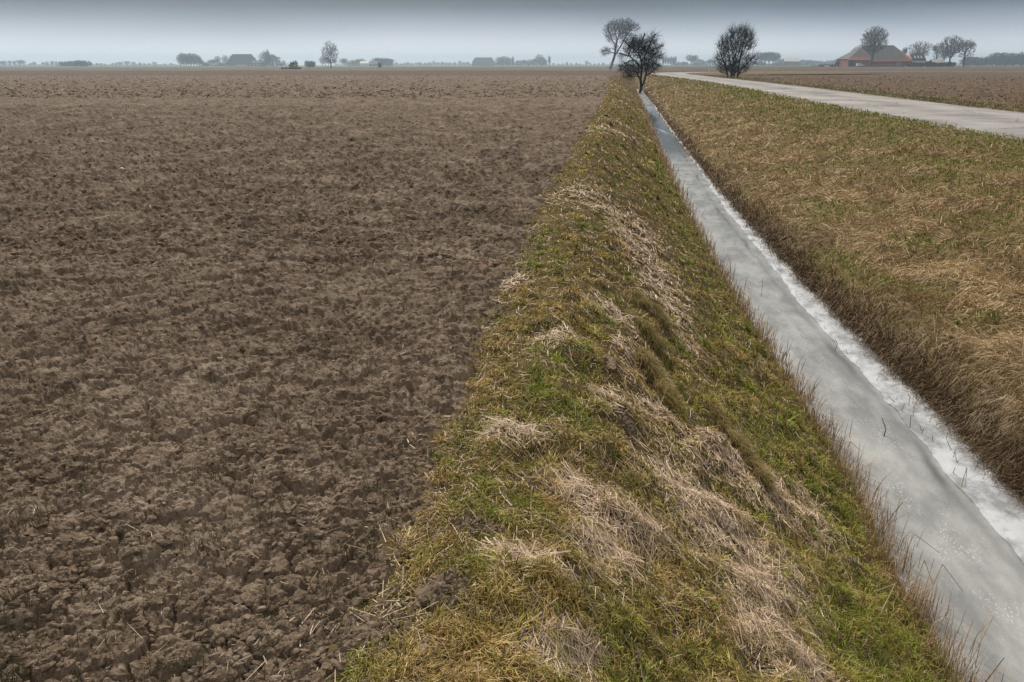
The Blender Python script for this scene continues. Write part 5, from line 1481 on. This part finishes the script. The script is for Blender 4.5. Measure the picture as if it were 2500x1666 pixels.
# ------------------------------------------------------------------ tractors
def wheel(nm, r, x, y, rad, w, hub):
    m = MB(); n = 20
    t = [2 * pi * k / n for k in range(n)]
    ring = lambda rr, yy: [(x + rr * math.cos(a), yy, rad + rr * math.sin(a)) for a in t]
    m.loft(ring(rad * .86, y - w / 2), ring(rad, y - w * .35)); m.loft(ring(rad, y - w * .35), ring(rad, y + w * .35)); m.loft(ring(rad, y + w * .35), ring(rad * .86, y + w / 2))
    for k in range(n):
        a = t[k]; c, s = math.cos(a), math.sin(a)
        m.box(x + c * rad - .05, x + c * rad + .05, y - w * .4, y + w * .4, rad + s * rad - .05, rad + s * rad + .05)
    wo_ = m.build(nm, M_black, r)
    h = MB(); h.loft(ring(rad * .55, y - w / 2 - .02), ring(rad * .5, y + w / 2 + .02)); h.build('rim', hub, wo_)
    return wo_
def tractor(loc, rz, body, hub, label, s=1.0):
    r = empty('tractor', loc, rz, label, 'tractor'); r.scale = (s, s, s)
    m = MB()
    m.loft([(.3, -.38, .95), (.3, .38, .95), (.3, .38, 1.75), (.3, -.38, 1.75)], [(2.3, -.30, .95), (2.3, .30, .95), (2.35, .28, 1.45), (2.35, -.28, 1.45)])
    m.build('bonnet', body, r)
    MB().box(-1.0, 2.2, -.28, .28, .65, .95).build('chassis', M_steel, r)
    MB().loft([(-1.05, -.75, 1.2), (.35, -.75, 1.2), (.35, .75, 1.2), (-1.05, .75, 1.2)], [(-.95, -.70, 2.55), (.2, -.70, 2.55), (.2, .70, 2.55), (-.95, .70, 2.55)]).build('cab', M_glass, r)
    MB().box(-1.08, .35, -.80, .80, 2.56, 2.76).build('cab_roof', body, r)
    for x0, y0 in ((-1.02, -.74), (-1.02, .70), (.2, -.74), (.2, .70)): MB().tube((x0, y0, 1.2), (x0 + .03, y0, 2.6), .05).build('cab_post', body, r)
    for y0 in (-.78, .78): MB().loft([(-1.5, y0 - .32, 1.35), (-.1, y0 - .32, 1.45), (-.1, y0 + .32, 1.45), (-1.5, y0 + .32, 1.35)], [(-1.3, y0 - .32, 1.78), (-.3, y0 - .32, 1.82), (-.3, y0 + .32, 1.82), (-1.3, y0 + .32, 1.78)]).build('mudguard', body, r)
    MB().tube((.75, -.3, 1.6), (.75, -.3, 2.6), .05).build('exhaust', M_steel, r)
    for y0 in (-.18, .18): MB().box(2.35, 2.38, y0 - .1, y0 + .1, 1.2, 1.36).build('headlight', M_white, r)
    MB().box(2.35, 2.85, -.4, .4, .7, 1.05).build('front_weight', M_steel, r)
    for y0 in (-.95, .95): wheel('rear_wheel', r, -.75, y0, .92, .55, hub)
    for y0 in (-.85, .85): wheel('front_wheel', r, 1.6, y0, .62, .42, hub)
    return r
M_green = plain('green_paint', (0.03, 0.40, 0.16), .4, .5, .12)
M_teal = plain('teal_paint', (0.02, 0.10, 0.15), .4, .5, .12)
M_hub = plain('yellow_green_rim', (0.35, 0.42, 0.10), .5, .4, .1)
M_ironred = plain('iron_red', (0.20, 0.035, 0.03), .6, .3, .2)
tx, ty = px_x(715, 345), 345
tractor((tx, ty, .05), -0.9, M_green, M_hub, 'bright green tractor working on the field far off', 1.0)
r = empty('harrow', (tx, ty, .05), -0.9, 'dark red harrow with wide folding frame coupled to the green tractor', 'harrow')
for x0 in (-2.6, -3.2, -3.8): MB().box(x0 - .06, x0 + .06, -3.3, 3.3, .55, .70).build('beam', M_ironred, r)
MB().box(-3.8, -1.2, -.08, .08, .70, .85).box(-3.8, -2.6, -1.6, -1.5, .70, .82).box(-3.8, -2.6, 1.5, 1.6, .70, .82).build('drawbar', M_ironred, r)
for x0 in (-2.6, -3.2, -3.8):
    for y0 in np.linspace(-3.2, 3.2, 12): MB().tube((x0, y0, .6), (x0 + .12, y0, -.05), .025, .015, 5).build('tine', M_steel, r)
m = MB(); m.tube((-4.3, -3.2, .25), (-4.3, 3.2, .25), .25, .25, 12).build('roller', M_ironred, r)
for y0 in (-3.25, 3.25): MB().box(-4.4, -2.5, y0 - .03, y0 + .03, .2, .8).build('end_plate', M_ironred, r)
r = empty('front_roller', (tx, ty, .05), -0.9, 'dark red roller carried in front of the green tractor', 'roller')
MB().tube((3.5, -1.9, .35), (3.5, 1.9, .35), .35, .35, 12).build('drum', M_ironred, r)
MB().box(2.86, 3.5, -.5, -.42, .6, .72).box(2.86, 3.5, .42, .5, .6, .72).box(3.44, 3.56, -1.9, 1.9, .72, .84).build('frame', M_ironred, r)

BD = 500.0
bz = gz(230, BD)
tractor((px_x(2043, 490), 490, gz(px_x(2043, 490), 490)), -2.6, M_teal, M_white, 'dark blue tractor parked left of the red barn', 1.15)
r = empty('flat_trailer', (px_x(2017, 489), 489, gz(197, 489)), 0, 'long dark flat trailer parked behind the dark blue tractor', 'trailer')
MB().box(-4.8, 4.2, -1.2, 1.2, .75, 1.0).build('deck', M_black, r)
MB().box(-4.8, 4.2, -1.22, -1.2, 1.0, 1.35).box(-4.8, -4.7, -1.2, 1.2, 1.0, 1.45).build('side_board', M_steel, r)
MB().box(4.2, 6.0, -.06, .06, .6, .72).build('drawbar', M_steel, r)
for x0 in (-3.0, -1.9, 2.9):
    for y0 in (-1.0, 1.0): wheel('wheel', r, x0, y0, .42, .32, M_white)
r = empty('plough', (px_x(1990, 488), 488, gz(187, 488)), 0, 'low dark implement lying on the soil left of the trailer', 'implement')
MB().box(-2.4, 2.4, -.1, .1, .45, .6).build('beam', M_steel, r)
for x0 in np.linspace(-2.1, 2.1, 7): MB().loft([(x0, -.2, 0), (x0 + .3, -.1, 0), (x0 + .3, .0, 0), (x0, -.05, 0)], [(x0 - .1, -.15, .5), (x0 + .1, -.05, .5), (x0 + .1, .05, .5), (x0 - .1, .05, .5)]).build('share', M_black, r)

# ------------------------------------------------------------------ buildings
M_brick = plain('red_brick', (0.28, 0.085, 0.065), .85, .2, .15, 1.2)
M_slate = plain('grey_roof', (0.125, 0.112, 0.104), .85, .2, .2, .7)
M_orange = plain('orange_tiles', (0.34, 0.10, 0.055), .8, .2, .12, 1.5)
M_fascia = plain('white_fascia', (0.62, 0.58, 0.53), .7, .2, .06)
M_dark = plain('dark_opening', (0.03, 0.032, 0.035), .8, .2, .2)
M_plaster = plain('white_plaster', (0.66, 0.64, 0.60), .8, .2, .06, 1)
M_bluroof = plain('dark_blue_roof', (0.03, 0.034, 0.042), .6, .3, .2, 1)
M_hedge = plain('hedge', (0.035, 0.05, 0.03), .9, .1, .4, 1.5)

def slab(m, a, b, c, d, t):
    """a roof plane a-b-c-d as a solid slab of thickness t"""
    P_ = [np.array(q, float) for q in (a, b, c, d)]
    n_ = np.cross(P_[1] - P_[0], P_[3] - P_[0]); n_ /= np.linalg.norm(n_)
    if n_[2] < 0: n_ = -n_
    m.loft([p - n_ * t for p in P_], P_)
    return m

r = empty('red_barn', (px_x(2069, BD), BD, bz), 0.0, 'big red brick barn with huge grey hipped roof and orange tile edges', 'barn')
LX = 38.6; DP = 18.0
MB().box(.3, 14.0, .3, DP - .3, -.4, 4.4).box(14.0, LX - .3, .6, DP - .3, -.4, 3.0).build('wall', M_brick, r)
rx0, rx1, rzr = 11.6, 30.0, 11.9
# roof planes, grey tiles over orange lower courses
gr_, og_ = MB(), MB()
eL, eR = 5.6, 3.1
fl = 13.3       # the taller left bay ends here
def pt(x, y, z): return (x, y, z)
ridgeL, ridgeR = pt(rx0, DP / 2, rzr), pt(rx1, DP / 2, rzr)
def mixp(a, b, t): return tuple(np.array(a) * (1 - t) + np.array(b) * t)
# front plane: left bay with higher eave, right with lower
aL, bL = pt(-.2, -.3, eL - 1.3), pt(fl, -.3, eL - 1.3)
tL, tM = ridgeL, pt(fl, DP / 2, rzr)
slab(gr_, mixp(aL, tL, .17), mixp(bL, tM, .17), tM, tL, .25)
slab(og_, aL, bL, mixp(bL, tM, .168), mixp(aL, tL, .168), .30)
aR, bR = pt(fl + .01, -.8, eR), pt(LX + .3, -.8, eR)
tR0, tR1 = pt(fl + .01, DP / 2, rzr), ridgeR
bRi = pt(LX - 2.6, -.8, eR)
slab(gr_, mixp(aR, tR0, .075), mixp(bRi, tR1, .075), tR1, tR0, .25)
slab(og_, aR, bRi, mixp(bRi, tR1, .073), mixp(aR, tR0, .073), .30)
slab(og_, bRi, bR, mixp(bR, tR1, .62), mixp(bRi, tR1, .62), .25)
# hips and back
slab(og_, bR, pt(LX + .3, DP + .3, eR), ridgeR, ridgeR, .25)
slab(gr_, aL, pt(-.2, DP + .3, eL - 1.3), ridgeL, ridgeL, .25)
slab(gr_, pt(-.2, DP + .3, eL - 1.5), pt(LX + .3, DP + .3, eR), ridgeR, ridgeL, .25)
rf = gr_.build('roof', M_slate, r)
og_.build('orange_courses', M_orange, rf)
MB().tube((rx0, DP / 2, rzr + .05), (rx1, DP / 2, rzr + .05), .16).build('ridge', M_slate, rf)
MB().box(-.1, fl + .1, -.42, -.28, eL - 1.75, eL - 1.3).build('fascia', M_fascia, r)
MB().box(1.2, 4.4, .22, .29, -.1, 3.8).build('barn_door', M_dark, r)
MB().box(12.9, 14.0, .15, .28, -.1, 2.5).build('door', M_dark, r)
MB().box(12.7, 12.9, .18, .29, -.1, 2.7).box(14.0, 14.2, .18, .29, -.1, 2.7).build('door_frame', M_fascia, r)
for x0 in np.arange(15.8, 28.5, 1.8):
    w_ = MB().box(x0, x0 + .8, .53, .6, 1.3, 2.1).build('window', M_glass, r)
    MB().box(x0 - .06, x0 + .86, .5, .58, 1.2, 1.3).build('sill', M_fascia, w_)
for x0 in (29.6, 31.0):
    w_ = MB().box(x0, x0 + .9, .53, .6, .3, 2.0).build('window', M_glass, r)
    MB().box(x0 - .2, x0, .5, .6, .2, 2.2).box(x0 + .9, x0 + 1.1, .5, .6, .2, 2.2).box(x0, x0 + .9, .5, .6, 2.0, 2.2).build('frame', M_white, w_)
m = MB(); m.loft([(34.4, .1, .0), (34.8, .1, .0), (34.8, .55, .0), (34.4, .55, .0)], [(36.6, .1, 2.0), (37.1, .1, 2.0), (37.1, .55, 2.0), (36.6, .55, 2.0)]).build('white_ramp', M_white, r)
# van in front of the barn
r = empty('white_van', (px_x(2100, 492), 492, gz(214, 492)), 0, 'white van parked before the taller left part of the red barn', 'van')
MB().loft([(-2.0, -.85, .4), (1.1, -.85, .4), (1.1, .85, .4), (-2.0, .85, .4)], [(-1.95, -.8, 1.95), (.9, -.8, 1.95), (.9, .8, 1.95), (-1.95, .8, 1.95)]).build('body', M_white, r)
MB().loft([(1.1, -.84, .4), (2.2, -.8, .4), (2.2, .8, .4), (1.1, .84, .4)], [(1.1, -.84, 1.3), (2.1, -.78, 1.05), (2.1, .78, 1.05), (1.1, .84, 1.3)]).build('bonnet', M_white, r)
MB().loft([(.2, -.86, 1.25), (1.25, -.86, 1.25), (1.25, -.83, 1.25), (.2, -.83, 1.25)], [(.2, -.83, 1.8), (.9, -.83, 1.8), (.9, -.80, 1.8), (.2, -.80, 1.8)]).build('window', M_glass, r)
for x0 in (-1.3, 1.4):
    for y0 in (-.75, .75): wheel('wheel', r, x0, y0, .33, .22, M_steel)
# white house
hz_ = gz(px_x(2226, 510), 510)
r = empty('white_house', (px_x(2225, 510), 510, hz_), 0.28, 'white plastered house with dark roof, three skylights and a chimney', 'house')
HL, HD, he, hr = 10.4, 6.2, 3.8, 7.4
m = MB().box(0, HL, 0, HD, -.4, he)
m.loft([(0.002, 0.01, he), (0.002, HD - .01, he), (0.002, HD / 2 + .01, hr), (0.002, HD / 2 - .01, hr)], [(.3, 0.01, he), (.3, HD - .01, he), (.3, HD / 2 + .01, hr), (.3, HD / 2 - .01, hr)])
m.loft([(HL - .3, 0.01, he), (HL - .3, HD - .01, he), (HL - .3, HD / 2 + .01, hr), (HL - .3, HD / 2 - .01, hr)], [(HL - .002, 0.01, he), (HL - .002, HD - .01, he), (HL - .002, HD / 2 + .01, hr), (HL - .002, HD / 2 - .01, hr)])
m.build('wall', M_plaster, r)
m = MB(); slab(m, (.25, -.4, he - .25), (HL - .25, -.4, he - .25), (HL - .25, HD / 2, hr + .2), (.25, HD / 2, hr + .2), .2)
slab(m, (.25, HD + .4, he - .25), (HL - .25, HD + .4, he - .25), (HL - .25, HD / 2, hr + .2), (.25, HD / 2, hr + .2), .2)
rf = m.build('roof', M_bluroof, r)
MB().box(0.1, 1.0, HD / 2 - .5, HD / 2 + .5, hr - .5, hr + 1.5).build('chimney', M_plaster, rf)
MB().box(HL - 1.2, HL - .5, HD / 2 - .4, HD / 2 + .4, hr - .5, hr + 1.0).build('chimney', M_brick, rf)
slope_h = (hr + .2 - he + .25) / (HD / 2 + .4)
for x0 in (2.3, 4.7, 7.1):
    m = MB(); y0, y1 = .7, 1.9
    z0_, z1_ = he - .25 + (y0 + .4) * slope_h + .06, he - .25 + (y1 + .4) * slope_h + .06
    slab(m, (x0, y0, z0_), (x0 + .95, y0, z0_), (x0 + .95, y1, z1_), (x0, y1, z1_), .1)
    m.build('skylight', plain('skylight', (.72, .75, .78), .2, .6, .05), rf)
for x0, w0 in ((1.2, 1.0), (3.6, 1.0), (5.6, 1.6), (8.6, 1.0)):
    w_ = MB().box(x0, x0 + w0, -.04, .02, .9, 2.4).build('window', M_glass, r)
    MB().box(x0 - .1, x0, -.06, .02, .8, 2.5).box(x0 + w0, x0 + w0 + .1, -.06, .02, .8, 2.5).build('frame', M_fascia, w_)
w_ = MB().box(-.04, .02, HD / 2 - .4, HD / 2 + .4, 4.4, 5.6).build('window', M_glass, r)
w_ = MB().box(-.04, .02, 1.0, 2.0, .9, 2.4).build('window', M_glass, r)
# shed joined to the right of the house
r = empty('low_shed', (px_x(2277, 515), 515, gz(270, 515)), 0.1, 'low grey green shed with pale roof right of the white house', 'shed')
MB().box(0, 8, 0, 5, -.3, 2.4).build('wall', plain('shed_wall', (.10, .13, .13), .8, .2), r)
m = MB(); slab(m, (-.2, -.3, 2.35), (8.2, -.3, 2.35), (8.2, 2.5, 4.3), (-.2, 2.5, 4.3), .12); slab(m, (-.2, 5.3, 2.35), (8.2, 5.3, 2.35), (8.2, 2.5, 4.3), (-.2, 2.5, 4.3), .12)
m.build('roof', plain('pale_roof', (.45, .44, .42), .8, .2), r)
MB().box(2.5, 5.2, -.05, .0, -.1, 2.0).build('door', M_dark, r)
def hedge(px, D, w, h, label, seed):
    X = px_x(px, D); n = 1500
    d = rng.normal(0, 1, (n, 3)); d /= np.linalg.norm(d, axis=1)[:, None]
    Pq = d * (rng.random(n) ** .35)[:, None] * np.array([w / 2, 1.2, h / 2]) * (1 + .25 * fbm(d[:, 0] * 2 + seed, d[:, 2] * 2, 401, 2))[:, None] + np.array([0, 0, h / 2])
    Pq[:, 2] = np.maximum(Pq[:, 2], 0)
    Bq_ = Pq + rng.normal(0, .28, (n, 3))
    Vq, Fq = tube_mesh(Pq, Bq_, np.full(n, .14), np.full(n, .03), 3)
    r = empty('garden_shrub', (X, D, gz(X, D)), 0, label, 'shrub', 'garden shrubs round the farm')
    link('foliage', np_mesh('foliage', Vq, [Fq]), r, M_hedge)
hedge(2266, 497, 5, 3.0, 'dark rounded evergreen shrub before the right half of the white house', 1)
hedge(2246, 498, 6, 2.2, 'brown green shrub before the middle of the white house', 2)
hedge(2231, 499, 4, 2.4, 'shrub at the left gable of the white house', 3)
hedge(2279, 498, 3.5, 2.4, 'dark shrub at the foot of the slim tree', 4)
hedge(2298, 499, 6, 2.2, 'low green shrub before the grey green shed', 5)
hedge(2318, 500, 8, 2.6, 'bushy undergrowth beneath the largest farm tree', 6)
hedge(2222, 497, 4, 1.8, 'low shrub between the barn and the white house', 7)

def far_barn(px0, px1, D, h, eave, hipl, hipr, wallm, roofm, label, depth=14):
    X0, X1 = px_x(px0, D), px_x(px1, D); L_ = X1 - X0
    r = empty('distant_barn', (X0, D, gz(X0, D)), 0, label, 'barn')
    MB().box(.3, L_ - .3, .3, depth - .3, -.3, eave).build('wall', wallm, r)
    m = MB(); a, b = (hipl, depth / 2, h), (L_ - hipr, depth / 2, h)
    slab(m, (0, 0, eave - .1), (L_, 0, eave - .1), b, a, .25); slab(m, (0, depth, eave - .1), (L_, depth, eave - .1), b, a, .25)
    if hipl > .5: slab(m, (0, 0, eave - .1), (0, depth, eave - .1), a, a, .25)
    if hipr > .5: slab(m, (L_, 0, eave - .1), (L_, depth, eave - .1), b, b, .25)
    m.build('roof', roofm, r)
    return r, L_
M_hbrick = plain('brown_brick', (.17, .10, .08), .9, .1, .2)
M_grey = plain('grey_sheet', (.16, .16, .17), .7, .3, .1)
M_pale = plain('pale_sheet', (.62, .60, .55), .7, .3, .06)
r, L_ = far_barn(551, 623, 1010, 14.0, 3.2, 7, 5, M_hbrick, plain('blue_slate', (.05, .055, .065), .8, .2), 'large hazy barn with dark hipped roof on the left horizon')
MB().box(12, 26, .05, .28, .8, 2.0).build('white_strip', M_white, r)
for x0 in (28, 30.5, 33): MB().box(x0, x0 + 1.0, .1, .29, 1.0, 2.3).build('window', M_white, r)
r, L_ = far_barn(614, 648, 1005, 7.0, 4.0, 1, 1, M_hbrick, M_slate, 'low hazy farmhouse joined to the right of the large hazy barn', 9)
for x0 in (2.5, 5.5, 8.5, 11.5, 14.0): MB().box(x0, x0 + 1.0, .1, .29, 1.2, 3.2).build('window', M_white, r)
far_barn(878, 900, 1200, 6.5, 4.0, .2, .2, M_pale, M_pale, 'pale cream shed left of the red hut on the horizon')
far_barn(900, 922, 1100, 6.5, 3.0, .2, .2, M_grey, M_grey, 'small grey gabled shed between cream shed and red hut', 8)
far_barn(848, 880, 1350, 9.0, 6.0, .2, .2, M_grey, M_grey, 'very faint grey shed right of the lone tree')
far_barn(1152, 1208, 1400, 13.5, 6.0, 5, 5, M_grey, M_slate, 'wide hazy flat roofed barn in the middle of the horizon')
far_barn(1893, 1916, 1100, 8.0, 3.0, 8, .2, M_grey, M_slate, 'hazy barn with a sloping left roof right of the bush')
far_barn(1914, 1952, 1110, 10.0, 5.5, .2, .2, M_grey, M_pale, 'long pale hazy shed right of the bush')
far_barn(1694, 1716, 1290, 9.0, 4.0, 4, 4, M_grey, M_slate, 'small hazy roof left of the roadside bush')
# red hut
r = empty('red_hut', (px_x(927, 520), 520, 0), .2, 'small dark red hut on wheels standing at the far edge of the field', 'hut')
MB().loft([(-1.05, -.9, .4), (1.05, -.9, .4), (1.05, .9, .4), (-1.05, .9, .4)], [(-1.15, -1, 2.6), (1.15, -1, 2.6), (1.15, 1, 2.6), (-1.15, 1, 2.6)]).build('wall', plain('hut_red', (.17, .045, .05), .8, .2), r)
m = MB(); m.box(-1.3, 1.3, -1.15, 1.15, 2.6, 2.75).build('roof', M_ironred, r)
MB().box(-.35, .35, -1.06, -.98, .6, 2.0).build('door', M_dark, r)
for x0 in (-.7, .7):
    for y0 in (-.8, .8): wheel('wheel', r, x0, y0, .28, .15, M_steel)

# white car beyond the farm
r = empty('white_car', (px_x(2358, 520), 520, gz(280, 520)), .1, 'small white car parked beyond the farm trees', 'car')
MB().loft([(-2, -.8, .35), (2, -.8, .35), (2, .8, .35), (-2, .8, .35)], [(-1.95, -.78, .95), (1.95, -.76, .85), (1.95, .76, .85), (-1.95, .78, .95)]).build('body', M_white, r)
MB().loft([(-1.6, -.74, .95), (1.0, -.74, .95), (1.0, .74, .95), (-1.6, .74, .95)], [(-1.2, -.62, 1.45), (.4, -.62, 1.45), (.4, .62, 1.45), (-1.2, .62, 1.45)]).build('cabin', M_glass, r)
for x0 in (-1.25, 1.25):
    for y0 in (-.72, .72): wheel('wheel', r, x0, y0, .31, .2, M_steel)

# ------------------------------------------------------------------ haze: a thin even layer over the whole land
HAZE = 0.00046
m = MB().box(-3900, 3900, -60, 3400, -2.6, 34)
hz = m.build('haze', None)
hm = bpy.data.materials.new('haze'); hm.use_nodes = True
nt = hm.node_tree; nt.nodes.clear()
ou = nt.nodes.new('ShaderNodeOutputMaterial'); pv = nt.nodes.new('ShaderNodeVolumePrincipled')
pv.inputs['Color'].default_value = (0.70, 0.87, 1.0, 1)
pv.inputs['Density'].default_value = HAZE
pv.inputs['Anisotropy'].default_value = 0.35
nt.links.new(pv.outputs[0], ou.inputs['Volume'])
hz.data.materials.append(hm)
tag(hz, 'thin pale blue haze lying over the whole plain', 'haze', kind='stuff')
